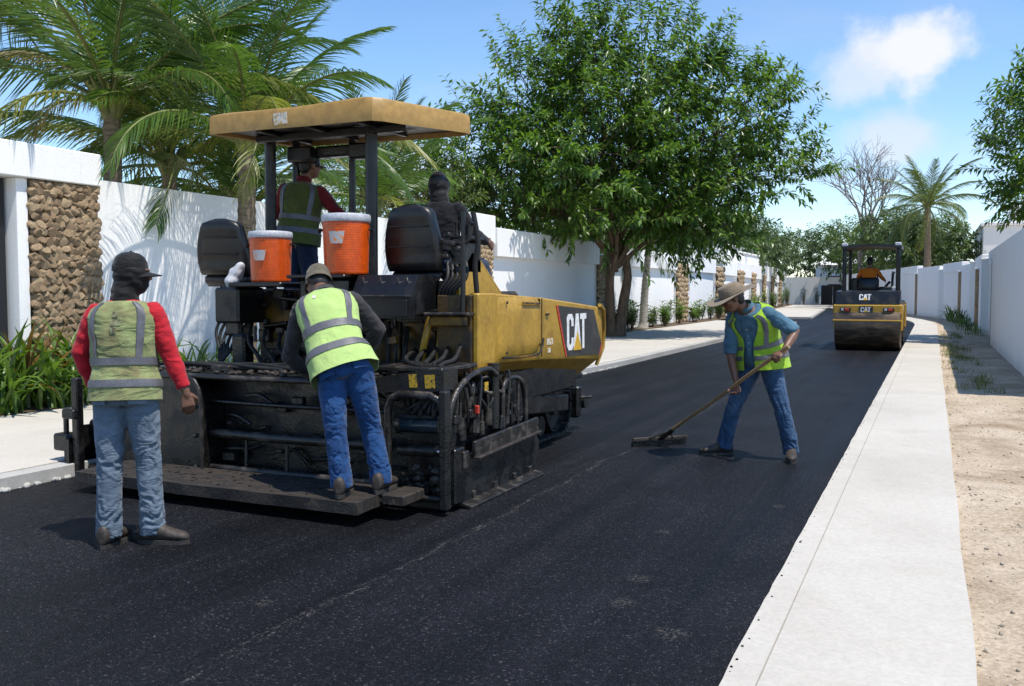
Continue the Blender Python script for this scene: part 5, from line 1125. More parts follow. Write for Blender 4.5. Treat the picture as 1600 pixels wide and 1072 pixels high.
for i in range(7): tb('hose', arc([(-3.33 + .05 * i, 5.52, .76), (-3.25 + .04 * i, 5.44, .70 - .03 * (i % 3)), (-3.15 + .02 * i, 5.46, .74 + .02 * (i % 2)), (-3.02, 5.52, .66 + .02 * i)]), .013, 'rubber', 7)
mb = MB()
for i in range(40): r = r4.uniform(.012, .035); mb.ell((r4.uniform(-3.32, -3.02), r4.uniform(5.44, 5.56), .13 + r4.random() ** 2 * .16), (r * 1.5, r, r), rot_xyz(r4.random(), r4.random(), r4.uniform(0, 3)), 6, 4)
o = pp('tar_lumps', mb, 'black_edge', sharp=40, fix=False); o['kind'] = 'stuff'
ch = pp('side_channel', MB().prism([(-3.52, .80), (-2.95, .835), (-2.95, .965), (-3.08, .975), (-3.52, .90)], (0, 5.405, 0), (1, 0, 0), (0, 0, 1), (0, .20, 0)), 'black', sharp=40)
for (x, w_) in ((-3.185, .06), (-3.055, .075)):
    pp('warning_sticker', MB().box((x, 5.402, .895), (w_, .004, .09), rot_xyz(0, R(-4), 0)), 'warn', ch)
bx('channel_lid', -3.50, -2.97, 5.42, 5.95, .955, .985, 'black_edge', .006)
for i in range(5): tb('top_hose', arc([(-3.6 + .1 * i, 6.15, 1.05 + .02 * i), (-3.5 + .1 * i, 5.85, 1.02), (-3.35 + .07 * i, 5.62, 1.0), (-3.15 + .03 * i, 5.48, .985)]), .016, 'rubber', 8)
# end gate assembly on the right
tb('arch_guard', arc([(-2.94, 5.43, .10), (-2.94, 5.44, .55), (-2.94, 5.52, .77), (-2.94, 5.75, .90), (-2.94, 6.05, .935), (-2.94, 6.20, .88)], 6), .022, 'black_edge')
tb('arch_guard', arc([(-2.96, 6.35, .45), (-2.96, 6.36, .76), (-2.96, 6.50, .83), (-2.96, 6.70, .79), (-2.96, 6.78, .62), (-2.96, 6.79, .42)], 6), .020, 'black_edge')
bx('gate_backing', -3.10, -3.02, 5.60, 6.72, .30, .82, 'black')
mts = ['black', 'black', 'black_edge', 'rubber', 'bluesteel', 'black']
for i in range(12):
    y = 5.58 + 1.1 * (i + r4.random() * .6) / 12; x = -3.0 + r4.uniform(-.02, .04); h = r4.uniform(.10, .30); z = r4.uniform(.44, .56)
    tb('spindle', [(x, y, z), (x, y, z + h * .5), (x, y, z + h * .52), (x, y, z + h)], [r4.uniform(.02, .04)] * 2 + [.014] * 2, r4.choice(mts), 10)
for i in range(12):
    y = r4.uniform(5.58, 6.65); s = r4.uniform(.04, .11); pp('linkage_block', MB().box((-2.99 + r4.uniform(-.03, .03), y, r4.uniform(.48, .82)), (s * .6, s, s * r4.uniform(.6, 1.5)), rot_xyz(r4.uniform(-.5, .5), 0, 0), .008), r4.choice(mts))
for i in range(14):
    y = 5.6 + r4.uniform(0, 1.0); ln = r4.uniform(-.2, .3); tb('hose', arc([(-3.06, y, r4.uniform(.7, .9)), (-2.97 + r4.uniform(-.02, .02), y + ln * .4, r4.uniform(.72, .92)), (-2.96 + r4.uniform(-.02, .02), y + ln, r4.uniform(.55, .75)), (-3.02, y + ln * 1.2, r4.uniform(.45, .6))]), r4.uniform(.009, .018), r4.choice(['rubber', 'black', 'black_edge']), 7)
for (y, z) in ((6.66, .80), (6.82, .74)): tb('marker_rod', [(-2.97, y, .42), (-2.97, y, z)], .013, 'black_edge', 8)
tb('hydraulic_cylinder', [(-2.97, 6.22, .48), (-2.97, 6.22, .92)], .040, 'black', 14); tb('cylinder_cap', [(-2.97, 6.22, .92), (-2.97, 6.22, .965)], .048, 'yellow_dirty', 14)
pp('warning_sticker', MB().box((-2.925, 6.0, .815), (.004, .06, .06)), 'warn'); pp('red_fitting', MB().box((-2.93, 5.86, .66), (.03, .02, .06), None, .004), 'red_print')
gp = pp('end_plate', MB().prism([(5.60, .02), (6.78, .02), (6.93, .07), (7.0, .18), (6.99, .28), (6.92, .37), (5.74, .345), (5.60, .345)], (-2.965, 0, 0), (0, 1, 0), (0, 0, 1), (.035, 0, 0)), 'black', label='right end plate of the screed')
pp('skid_shoe', MB().box((-2.895, 6.27, .020), (.09, 1.30, .03), rot_xyz(0, R(14), 0), .006), 'black_edge', gp)
for y in (5.8, 6.15, 6.5, 6.8): pp('shoe_lug', MB().box((-2.925, y, .06), (.02, .05, .07), None, .005), 'black_edge', gp)
bar_ = MB().bar((-2.905, 5.755, .392), (-2.905, 6.895, .425), .030, .115, .006); pp('gate_bar', bar_, 'black_edge')
pp('gate_bar_lip', MB().bar((-2.885, 5.755, .334), (-2.885, 6.895, .366), .055, .016, .004), 'board')
bx('gate_bracket', -2.99, -2.915, 5.50, 5.64, .05, .43, 'black', .01); bx('gate_bracket', -2.93, -2.90, 5.60, 5.68, .28, .40, 'black_edge', .006)
# tow arm, augers, chassis
pp('tow_arm', MB().bar((-3.22, 5.9, .62), (-3.24, 8.4, .42), .07, .16, .012), 'black')
for s in (-1, 1):
    mb = MB(); pts = []
    mb.tube([(-4.4, 6.42, .32), (-4.4 + s * 1.25, 6.42, .32)], .045, 10)
    for k in range(40):
        a = k * .5; x = -4.4 + s * (.1 + 1.1 * k / 40); mb.add([(x, 6.42 + .05 * math.cos(a), .32 + .05 * math.sin(a)), (x, 6.42 + .19 * math.cos(a), .32 + .19 * math.sin(a)), (x + s * .028, 6.42 + .19 * math.cos(a + .5), .32 + .19 * math.sin(a + .5)), (x + s * .028, 6.42 + .05 * math.cos(a + .5), .32 + .05 * math.sin(a + .5))], [(0, 1, 2, 3)])
    pp('auger', mb, 'black_edge')
bx('chassis', -5.34, -3.50, 6.66, 9.05, .36, 1.26, 'black', .02)
bx('rear_bulkhead', -5.17, -3.42, 6.24, 6.30, .72, 1.52, 'black', .01)
for (x0, x1, z0, z1, m) in ((-5.16, -4.78, 1.20, 1.50, 'yellow_dirty'), (-5.14, -4.80, .90, 1.17, 'yellow_dirty'), (-4.74, -4.22, .90, 1.50, 'black'), (-4.18, -3.78, .90, 1.26, 'yellow_dirty'), (-3.74, -3.46, .92, 1.26, 'yellow_dirty')):
    bx('rear_panel', x0, x1, 6.215, 6.239, z0, z1, m, .008)
for i in range(12): tb('hydraulic_hose', arc([(-5.2 + .15 * i, 6.2, 1.30 - .04 * (i % 4)), (-5.15 + .15 * i, 6.08, 1.10 - .03 * (i % 3)), (-5.05 + .14 * i, 6.06, .98), (-4.95 + .13 * i, 6.02, .885)]), r4.uniform(.012, .020), 'rubber', 8)
for i in range(10):
    x = r4.uniform(-5.1, -3.6); z = r4.uniform(.95, 1.45); pp('valve_block', MB().box((x, 6.18, z), (r4.uniform(.06, .14), .07, r4.uniform(.05, .12)), None, .01), r4.choice(['black', 'black_edge', 'black']))
for i in range(60):
    x = r4.uniform(-5.12, -3.5); z = r4.uniform(.88, 1.52); y = r4.uniform(6.02, 6.19); s = r4.uniform(.02, .07); k = i % 4
    if k == 0: tb('pipe_fitting', [(x, y, z), (x, y, z + s * 3)], s * .35, r4.choice(['black', 'black_edge', 'black']), 8)
    elif k == 1: tb('pipe_fitting', [(x, y, z), (x + s * 4, y, z + r4.uniform(-.03, .03))], s * .3, r4.choice(['black', 'black_edge', 'rubber']), 8)
    elif k == 2: pp('pump_block', MB().box((x, y, z), (s * 1.6, s, s * 1.2), rot_xyz(0, r4.uniform(-.2, .2), 0), .006), r4.choice(['black', 'black', 'yellow_dirty', 'black_edge']))
    else: pp('filter_can', MB().lathe([(s * .5, 0), (s * .6, .01), (s * .6, s * 1.8), (s * .45, s * 2), (.001, s * 2)], (x, y, z), None, 12), r4.choice(['black', 'black_matt', 'bluesteel']))
bx('engine_hood', -5.20, -3.62, 7.35, 8.15, 1.26, 1.50, 'yellow_dirty', .03)
bx('platform_floor', -5.45, -3.50, 6.60, 7.35, 1.06, 1.10, 'black')
tb('exhaust_pipe', [(-5.15, 7.9, 1.4), (-5.15, 7.9, 1.95), (-5.15, 7.95, 2.05)], .04, 'black', 12)
# consoles at the rear of the platform
bx('console_left', -5.30, -5.05, 5.84, 6.18, 1.24, 1.53, 'black_matt', .02); bx('cooler_tray', -5.10, -4.58, 5.78, 6.22, 1.532, 1.570, 'black_matt', .01)
bx('console_counter', -4.56, -4.02, 5.82, 6.30, 1.598, 1.626, 'black_matt', .008); bx('console_body', -4.50, -4.05, 5.90, 6.24, 1.30, 1.597, 'black', .02)
bx('seat_plinth', -3.98, -3.42, 6.24, 6.62, 1.36, 1.60, 'black_matt', .02)
cb = pp('control_box', MB().prism([(5.84, 1.30), (5.84, 1.46), (5.95, 1.622), (6.20, 1.622), (6.20, 1.30)], (-3.98, 0, 0), (0, 1, 0), (0, 0, 1), (.53, 0, 0)), 'vinyl', sharp=30)
pp('box_door', MB().box((-3.715, 5.836, 1.375), (.46, .008, .12), None, .003), 'black_matt', cb); tb('box_hinge', [(-3.97, 5.842, 1.462), (-3.46, 5.842, 1.462)], .008, 'black_edge', 8, cb)
pp('box_side_plate', MB().prism([(5.89, 1.33), (5.89, 1.45), (5.98, 1.58), (6.16, 1.58), (6.16, 1.33)], (-3.449, 0, 0), (0, 1, 0), (0, 0, 1), (.006, 0, 0)), 'black_matt', cb)
for x in (-3.9, -3.75, -3.6, -3.52): pp('toggle', MB().tube([(x, 5.91, 1.56), (x, 5.89, 1.60)], .007, 6), 'chrome', cb)
# right hand step and yellow rear of the hopper
st = bx('side_step', -3.42, -3.06, 5.98, 6.60, 1.318, 1.345, 'black_edge', .006); tb('step_edge', [(-3.42, 5.975, 1.33), (-3.07, 5.975, 1.335)], .014, 'black_edge', 8)
bx('step_support', -3.40, -3.09, 6.0, 6.04, 1.24, 1.317, 'yellow_dirty', .01)
bx('hopper_rear_wall', -3.42, -3.09, 6.32, 6.37, .80, 1.46, 'brown_grime', .008)
for i in range(34):
    x = r4.uniform(-5.0, -3.5); z = r4.uniform(.16, .80); y = r4.uniform(5.53, 5.64); s = r4.uniform(.025, .08)
    if i % 2: pp('screed_fitting', MB().box((x, y, z), (s * 1.8, s, s), rot_xyz(0, r4.uniform(-.3, .3), 0), .008), r4.choice(['black', 'black', 'black_edge']))
    else: tb('screed_pipe', arc([(x, y, z), (x + s * 2, y - .02, z + r4.uniform(-.04, .04)), (x + s * 4, y, z + r4.uniform(-.08, .08))]), s * .25, r4.choice(['black', 'rubber', 'black_edge']), 8)
tb('yellow_bracket', arc([(-3.44, 6.10, 1.30), (-3.46, 6.06, 1.16), (-3.50, 6.08, 1.02), (-3.52, 6.1, .90)]), .028, 'yellow', 8)
tb('yellow_bracket', arc([(-3.37, 6.12, 1.20), (-3.36, 6.08, 1.05), (-3.37, 6.08, .90)]), .022, 'yellow', 8)
bx('yellow_cross_piece', -3.44, -3.12, 6.10, 6.20, 1.19, 1.25, 'yellow_dirty', .012)
# hopper wing, right
def hop(Ys, x_out=-3.05, sgn=1):
    rows = []
    for (y, zt, zm, zb, dx) in Ys:
        X = x_out - sgn * dx
        rows.append([(X - sgn * .05, y, zt + .0), (X - sgn * .008, y, zt), (X, y, zt - .012), (X, y, (zt + zm) / 2), (X, y, zm + .01), (X - sgn * .008, y, zm - .01), (X - sgn * .20, y, zb), (X - sgn * .24, y, zb + .02), (X - sgn * .14, y, zm + .05), (X - sgn * .06, y, zt - .03)])
    mb = MB(); mb.grid(rows, closed=True); n = len(mb.v); mb.f.append(tuple(range(10))); mb.f.append(tuple(range(n - 10, n))); return mb
hw = pp('hopper_wing', hop([(6.09, 1.484, .97, .86, .0), (6.42, 1.482, .96, .85, .0), (7.33, 1.445, .925, .81, .0), (8.1, 1.395, .88, .74, .0), (8.82, 1.345, .835, .66, .01), (8.98, 1.30, .84, .68, .025), (9.09, 1.15, .90, .76, .05)]), 'yellow', sharp=25)
pp('corner_post', MB().box((-3.052, 6.225, 1.185), (.05, .29, .60), None, .010), 'yellow', hw)
bx('rear_closure', -3.36, -3.075, 6.055, 6.086, .88, 1.47, 'brown_grime', .006)
pp('wing_lip', MB().tube([(-3.045, 8.84, 1.36), (-3.055, 8.99, 1.31), (-3.085, 9.10, 1.15), (-3.10, 9.11, .92), (-3.15, 9.05, .74)], .020, 8), 'yellow', hw)
rows = []
for i in range(9):
    k = i / 8; rows.append([V((-3.05 + .035 * min(1, 6 * k, 5 * (1 - k) + .3) * (1 if 0 < j < 12 else 0), 6.46 + .84 * j / 12, (1.455 - .012 * j / 4 * .3) * (1 - k) + k * (.975 + .0 * j) - (.0 if j < 9 else -.012 * (j - 9) ** 1.6 * k))) for j in range(13)])
mb = MB(); mb.slab(rows, lambda i, j: V((-.045, 0, 0))); door = pp('side_door', mb, 'yellow', hw, sharp=40)
pp('door_grip', MB().bar((-3.010, 6.85, 1.405), (-3.010, 7.25, 1.395), .014, .014), 'yellow_dirty', hw)
pp('door_lip', MB().tube(arc([(-3.012, 6.47, .985), (-3.008, 6.8, .972), (-3.010, 7.15, .972), (-3.018, 7.27, 1.02), (-3.02, 7.31, 1.10)]), .009, 7), 'yellow_dirty', hw)
for (y, z) in ((6.55, 1.41), (6.55, 1.02), (7.22, 1.05)): pp('bolt', MB().lathe([(.012, 0), (.012, .008), (.005, .011)], (-3.016, y, z), rot_xyz(0, R(90), 0), 8), 'black_edge', hw)
pp('panel_seam', MB().box((-3.047, 7.335, 1.19), (.006, .012, .50)), 'yellow_dirty', hw)
pp('small_latch', MB().box((-3.04, 7.45, 1.30), (.016, .07, .016), None, .004), 'black_matt', hw)
pp('faded_marking', MB().box((-3.0475, 7.52, 1.06), (.003, .14, .055)), 'pale_print', hw); pp('faded_marking', MB().box((-3.0475, 7.50, .985), (.003, .07, .04)), 'pale_print', hw)
pl = pp('logo_plate', MB().prism([(7.70, 1.372), (8.66, 1.318), (8.90, .975), (8.83, .870), (7.93, .905)], (-3.049, 0, 0), (0, 1, 0), (0, 0, 1), (.005, 0, 0)), 'black_print', hw)
pp('red_edge', MB().prism([(7.665, 1.374), (7.70, 1.372), (7.93, .905), (7.90, .903)], (-3.049, 0, 0), (0, 1, 0), (0, 0, 1), (.006, 0, 0)), 'red_print', hw)
pp('red_edge', MB().prism([(8.90, .975), (8.925, .975), (8.855, .868), (8.83, .870)], (-3.049, 0, 0), (0, 1, 0), (0, 0, 1), (.006, 0, 0)), 'red_print', hw)
logo(pl, (-3.044, 7.925, .955), (0, 1, 0), (0, -.028, 1), .335, (1, 0, 0), .001, .98)
pp('gusset_plate', MB().prism([(6.26, 1.47), (6.26, 1.60), (6.48, 1.80), (6.56, 1.777), (7.02, 1.47)], (-3.33, 0, 0), (0, 1, 0), (0, 0, 1), (.05, 0, 0)), 'yellow', sharp=30)
pp('gusset_rim', MB().tube([(-3.30, 6.47, 1.808), (-3.30, 6.57, 1.782), (-3.30, 7.03, 1.475)], .018, 8), 'yellow')
pp('hopper_wing', hop([(6.6, 1.48, .97, .86, .0), (8.1, 1.395, .88, .74, .0), (8.82, 1.345, .835, .66, .01), (9.09, 1.15, .90, .76, .05)], -5.45, -1), 'yellow', sharp=25, label='left hopper wing')
bx('hopper_floor', -5.2, -3.3, 8.1, 9.05, .60, .66, 'black')
bx('undercarriage_cover', -3.44, -3.20, 6.75, 8.6, .55, .84, 'black', .02)
# crawler track
for (x0, x1) in ((-3.78, -3.46), (-5.35, -5.05)):
    yc0, yc1, rr = 6.98, 8.86, .285; mb = MB(); n = 46; per = 2 * (yc1 - yc0) + 2 * math.pi * rr; pts = []
    def at_s(s):
        s %= per
        if s < yc1 - yc0: return V((0, yc0 + s, .03)), V((0, 0, -1))
        s -= yc1 - yc0
        if s < math.pi * rr: a = -math.pi / 2 + s / rr; return V((0, yc1 + rr * math.cos(a), .03 + rr + rr * math.sin(a))), V((0, math.cos(a), math.sin(a)))
        s -= math.pi * rr
        if s < yc1 - yc0: return V((0, yc1 - s, .03 + 2 * rr)), V((0, 0, 1))
        s -= yc1 - yc0; a = math.pi / 2 + s / rr; return V((0, yc0 + rr * math.cos(a), .03 + rr + rr * math.sin(a))), V((0, math.cos(a), math.sin(a)))
    tr = bpy.data.objects.new('crawler_track', None); COL.objects.link(tr); tr.parent = pv; tr.location = (0, 0, 0)
    for k in range(n):
        p, d = at_s(per * k / n); tn = V((1, 0, 0)).cross(d); Rm = Matrix((V((1, 0, 0)), tn, d)).transposed()
        pad = MB(); pad.box(p + V(((x0 + x1) / 2, 0, 0)), (x1 - x0, per / n * .88, .03), Rm, .006); pp('track_pad', pad, 'rubber', tr)
    for y in (yc0, yc1): pp('idler_wheel', MB().lathe([(.001, -.1), (.10, -.1), (.12, -.06), (.25, -.06), (.262, -.1), (.262, .1), (.25, .10), (.24, .05), (.10, .05), (.08, .1), (.001, .1)], ((x0 + x1) / 2, y, .03 + rr), rot_xyz(0, R(90), 0), 24), 'black_edge', tr)
    for k in range(4): pp('road_wheel', MB().lathe([(.001, -.09), (.10, -.09), (.10, .09), (.001, .09)], ((x0 + x1) / 2, 7.35 + .38 * k, .155), rot_xyz(0, R(90), 0), 16), 'black_edge', tr)
bx('push_bar', -5.2, -3.44, 9.30, 9.42, .14, .48, 'black', .02); bx('push_arm', -3.80, -3.62, 9.0, 9.31, .22, .44, 'black'); tb('push_roller', [(-3.42, 9.50, .30), (-4.2, 9.50, .30)], .075, 'rubber', 14)
tb('tie_rod', [(-3.44, 9.40, .35), (-3.34, 9.44, .36)], .014, 'black_edge', 8)
# canopy
cpoly = [(-5.63, 6.19), (-5.0, 6.19), (-4.4, 6.20), (-4.02, 6.215), (-3.955, 6.28), (-3.78, 6.66), (-3.615, 7.02), (-3.605, 7.08), (-3.68, 7.14), (-4.5, 7.13), (-5.30, 7.06), (-5.44, 7.0), (-5.56, 6.6), (-5.635, 6.28)]
def dens(poly, k=5): return [(poly[i][0] + (poly[(i + 1) % len(poly)][0] - poly[i][0]) * j / k, poly[i][1] + (poly[(i + 1) % len(poly)][1] - poly[i][1]) * j / k) for i in range(len(poly)) for j in range(k)]
cp_ = dens(cpoly); ccx = sum(p[0] for p in cp_) / len(cp_); ccy = sum(p[1] for p in cp_) / len(cp_)
def cring(ins, z, dent=0.0): 
    out = []
    for (x, y) in cp_:
        d = V((ccx - x, ccy - y, 0)); L = d.length; q = V((x, y, z + (.028 * math.exp(-((x + 4.02) ** 2 + (y - 6.22) ** 2) / .55) if z > 2.95 else 0))) + d / L * min(ins, L * .95); q += V((0, 0, dent * mnoise.noise(V((x * 3, y * 3, z))))) - d / L * dent * 1.2 * mnoise.noise(V((x * 4 + 9, y * 4, z * 3))); out.append(q)
    return out
tilt = lambda x: 0.0
cnp = MB(); cnp.grid([cring(.55, 2.905), cring(.10, 2.90), cring(.035, 2.89), cring(.022, 2.838, .003), cring(0, 2.828, .003), cring(-.002, 2.85, .004), cring(.002, 2.965, .005), cring(.016, 2.985, .004), cring(.12, 3.005, .006), cring(.5, 3.03)], closed=True)
n = len(cp_); cnp.f.append(tuple(range(n))); cnp.f.append(tuple(range(len(cnp.v) - n, len(cnp.v))))
cano = pp('canopy', cnp, 'canopy', sharp=40)
pp('worn_sticker', MB().box((-4.88, 6.186, 2.905), (.135, .004, .095), rot_xyz(0, R(-3), 0)), 'pale_print', cano)
lin = MB(); lin.grid([cring(.04, 2.866), cring(.4, 2.868)], closed=True); lin.f.append(tuple(range(n, 2 * n))); pp('ceiling_lining', lin, 'black_matt', cano)
for x in (-5.2, -4.7, -4.2): pp('canopy_rib', MB().box((x, 6.66, 2.850), (.05, .72, .03), None, .006), 'black_matt', cano)
bx('canopy_beam', -5.45, -3.95, 6.56, 6.62, 2.80, 2.862, 'black_matt', .008)
tb('canopy_post', [(-4.285, 6.6, 1.10), (-4.28, 6.6, 2.0), (-4.275, 6.6, 2.87)], .052, 'black_matt', 14); tb('canopy_post', [(-5.43, 6.72, 1.10), (-5.415, 6.72, 2.86)], .050, 'black_matt', 14)
tb('canopy_post', [(-4.80, 7.08, 1.10), (-4.79, 7.08, 2.86)], .030, 'black_matt', 12); tb('canopy_post', [(-5.36, 7.02, 1.10), (-5.35, 7.0, 2.86)], .036, 'black_matt', 12)
bx('work_lamp', -5.35, -5.10, 6.85, 6.98, 2.66, 2.80, 'black_matt', .02); bx('work_lamp', -4.72, -4.52, 6.9, 7.02, 2.66, 2.80, 'black_matt', .02); bx('overhead_console', -5.12, -4.70, 6.95, 7.08, 2.70, 2.80, 'black', .02)
# seats
def seat(x, y, z, w_, h, lean, yaw, label):
    root = bpy.data.objects.new('operator_seat', None); COL.objects.link(root); root.parent = pv; root.location = V((x, y, z)) - V(pv.location); root['label'] = label
    Rm = Matrix.Rotation(yaw, 3, 'Z'); rows = []
    for i in range(15):
        k = i / 14; zz = h * k; ww = w_ / 2 * (0.80 + .20 * math.sin(math.pi * min(1, k * .9 + .25))) * (1 if k < .84 else math.sqrt(max(.05, 1 - ((k - .84) / .165) ** 2))); th = .055 * (1 if k < .9 else math.sqrt(max(.08, 1 - ((k - .9) / .105) ** 2))) * (1 if k > .06 else .6)
        c = V((0, lean * zz - .02 * math.sin(math.pi * k), zz)); row = []
        for j in range(28):
            a = 2 * math.pi * j / 28; ca, sa = math.cos(a), math.sin(a); px = math.copysign(abs(ca) ** .45, ca) * ww; py = math.copysign(abs(sa) ** .6, sa) * th
            if sa < 0 and abs(ca) < .75: py += .012 * (1 if .2 < k < .75 else 0)
            row.append(V((x, y, z)) + Rm @ (c + V((px, py + (.05 * (px / w_ * 2) ** 2 if sa > 0 else .02 * (px / w_ * 2) ** 2), 0))))
        rows.append(row)
    mb = MB(); mb.grid(rows, closed=True); n = len(mb.v); mb.f.append(tuple(range(28))); mb.f.append(tuple(range(n - 28, n))); bk = pp('backrest', mb, 'vinyl', root, sharp=50)
    for kz in (.36, .66): pp('back_seam', MB().tube([V((x, y, z)) + Rm @ V((px, lean * h * kz - .068, h * kz)) for px in [(-.36 + .72 * j / 8) * w_ for j in range(9)]], .007, 6), 'vinyl', root, sharp=60)
    mb = MB(); mb.box(V((x, y, z)) + Rm @ V((0, .24, -.04)), (w_ * .95, .46, .12), Rm, .04); pp('cushion', mb, 'vinyl', root, sharp=50)
    for s in (-1, 1): mb = MB(); mb.box(V((x, y, z)) + Rm @ V((s * w_ * .50, .18, .14)), (.05, .28, .05), Rm, .018); pp('armrest', mb, 'vinyl', root)
    mb = MB(); mb.box(V((x, y, z)) + Rm @ V((0, .22, -.16)), (.26, .30, .12), Rm, .02); pp('seat_base', mb, 'black', root)
    return root
seat(-5.535, 6.24, 1.64, .50, .475, -.10, R(6), 'left swung out seat with its back to the camera'); seat(-3.68, 6.26, 1.655, .50, .515, -.06, R(-4), 'right seat with padded back')
bx('seat_side_pod', -5.83, -5.77, 6.22, 6.30, 1.72, 1.88, 'black_matt', .02)
tb('seat_arm', arc([(-5.56, 6.30, 1.60), (-5.56, 6.28, 1.46), (-5.47, 6.22, 1.26), (-5.33, 6.25, 1.20)]), .035, 'black', 10); tb('seat_arm', [(-5.38, 6.22, 1.50), (-5.50, 6.25, 1.30)], .022, 'black', 8)
bx('seat_mount', -5.50, -5.33, 6.18, 6.38, 1.12, 1.26, 'black', .02); bx('valve_tower', -5.36, -5.22, 6.10, 6.24, .86, 1.14, 'black', .02)
for i in range(5): tb('seat_hose', arc([(-5.48 + .02 * i, 6.25, 1.40 - .05 * i), (-5.58 + .04 * i, 6.18, 1.18 - .04 * i), (-5.50 + .03 * i, 6.12, 1.0), (-5.42, 6.02, .88)]), .014, 'rubber', 7)
# right control pod, rails
pod = bx('control_pod', -3.42, -3.28, 6.34, 6.66, 1.62, 1.90, 'black', .03); bx('pod_top', -3.44, -3.26, 6.40, 6.66, 1.895, 1.93, 'black_matt', .01)
for i in range(5): tb('lever', arc([(-3.40 + .035 * i, 6.42, 1.90), (-3.38 + .035 * i, 6.40, 1.98), (-3.37 + .03 * i, 6.37, 2.04)]), .007, 'black_edge', 6)
for i in range(7): pp('pod_bracket', MB().box((-3.35 + r4.uniform(-.08, .08), 6.30, 1.60 + .055 * i), (r4.uniform(.05, .14), .05, .035), rot_xyz(0, r4.uniform(-.4, .4), 0), .008), r4.choice(['black', 'black_edge']))
for i in range(5): tb('pod_hose', arc([(-3.40 + .04 * i, 6.3, 1.72), (-3.36 + .04 * i, 6.22, 1.60), (-3.42 + .03 * i, 6.2, 1.48), (-3.38 + .03 * i, 6.25, 1.36)]), .013, 'rubber', 7)
tb('hand_rail', arc([(-3.13, 6.03, 1.34), (-3.128, 6.035, 1.75), (-3.13, 6.04, 2.08)]), .019, 'black_matt', 8); tb('rail_hook', arc([(-3.13, 6.04, 1.84), (-3.09, 6.05, 1.88), (-3.08, 6.05, 1.97), (-3.06, 6.05, 2.0)]), .016, 'black_matt', 8)
tb('hand_rail', arc([(-3.12, 6.24, 1.48), (-3.125, 6.22, 1.70), (-3.10, 6.22, 1.86), (-3.13, 6.20, 2.09)]), .021, 'rubber', 8)
# coolers on the paver
def cooler(label, x, y, z, r, h, yaw, lab_z):
    t = thing('drink_cooler', label, 'cooler', (x, y, z)); pr = [(r * .90, 0), (r * .93, .008)]
    nr = 20
    for i in range(nr): zz = .02 + (h * .86 - .03) * i / nr; k = r * (.93 + .07 * i / nr); pr += [(k, zz), (k * 1.008, zz + h * .012), (k, zz + h * .03)]
    pr += [(r * 1.0, h * .86), (r * .97, h * .87)]
    part('tub', MB().lathe(pr, (x, y, z), None, 40), 'orange', t, sharp=60)
    lid = part('lid', MB().lathe([(r * 1.03, h * .862), (r * 1.05, h * .872), (r * 1.05, h * .965), (r * 1.01, h * .99), (r * .85, h), (r * .8, h * .985), (.001, h * .985)], (x, y, z), None, 40), 'white_plastic', t, sharp=40)
    for s in (-1, 1):
        a = R(24) + s * R(90) - R(90) + R(90); a = R(24) if s > 0 else R(204); d = V((math.cos(a), math.sin(a), 0)); tn = V((-d.y, d.x, 0)); c = V((x, y, z + h * .74)) + d * r * 1.0
        part('handle', MB().tube(arc([c - tn * .05, c - tn * .045 + d * .02, c + d * .025 - V((0, 0, .02)), c + tn * .045 + d * .02, c + tn * .05]), .009, 7), 'black_matt', t)
    rows = [[V((x, y, z)) + V((math.cos(yaw + (-.36 + .72 * j / 10) * (1 - .25 * i / 5)), math.sin(yaw + (-.36 + .72 * j / 10) * (1 - .25 * i / 5)), 0)) * (r * 1.016) + V((0, 0, lab_z * h + (.20 * h) * (1 - i / 5))) for j in range(11)] for i in range(6)]
    mb = MB(); mb.slab(rows, lambda i, j: (V(rows[i][j]) - V((x, y, V(rows[i][j]).z))).normalized() * .001); part('worn_sticker', mb, 'grey_print', t)
    a = R(110); d = V((math.cos(a), math.sin(a), 0)); c = V((x, y, z + .05)) + d * r * .94
    part('spigot', MB().tube([c, c + d * .035, c + d * .04 - V((0, 0, .03))], .011, 8), 'white_plastic', t)
    return t
cooler('smaller orange drink cooler with white lid, left of the pair', -4.835, 5.985, 1.571, .166, .405, R(-84), .42); cooler('taller orange drink cooler with white lid beside canopy post', -4.135, 6.02, 1.627, .180, .465, R(-80), .50)
mb = MB(); mb.capsule([(-5.23, 5.96, 1.56), (-5.19, 5.98, 1.64), (-5.15, 6.0, 1.70)], [.045, .06, .04], 10); mb.ell((-5.21, 5.95, 1.58), (.06, .05, .05)); me = remesh(mb, .01, 2); displace(me, lambda c: .014 * mnoise.noise(V((c[0] * 18, c[1] * 18, c[2] * 18)))); me.shade_smooth(); me.materials.clear()
o = link('white_rag', me, 'white_plastic'); tag(o, 'crumpled white rag beside the left seat and cooler', 'rag', kind='thing')
# rake
rk = thing('asphalt_rake', 'long wooden handled rake held by the worker in the sun hat', 'rake', (-2.35, 8.70, 0))
A = V((-2.36, 8.715, .085)); B = V((-1.100, 8.085, 1.035))
part('handle', MB().tube([A.lerp(B, k / 10) + V((0, 0, .004 * math.sin(k))) for k in range(11)], [.0175] * 11, 12), 'wood', rk, sharp=60)
h0 = V((-2.60, 8.545, .072)); h1_ = V((-2.17, 8.95, .072))
part('head_bar', MB().bar(h0, h1_, .030, .034, .006), 'board', rk); tv = (h1_ - h0).normalized(); fw_ = V((-tv.y, tv.x, 0))
part('steel_plate', MB().bar(h0 + V((-.02, .02, -.052)) , h1_ + V((-.02, .02, -.052)), .012, .055, .003), 'black_edge', rk)
part('socket', MB().tube([A.lerp(B, -.01), A.lerp(B, .10)], .025, 10), 'black_edge', rk)
for s in (-1, 1): part('brace', MB().tube([A.lerp(B, .10), A.lerp(B, .03) + tv * .06 * s, (h0 + h1_) / 2 + tv * .14 * s], .007, 6), 'black_edge', rk)
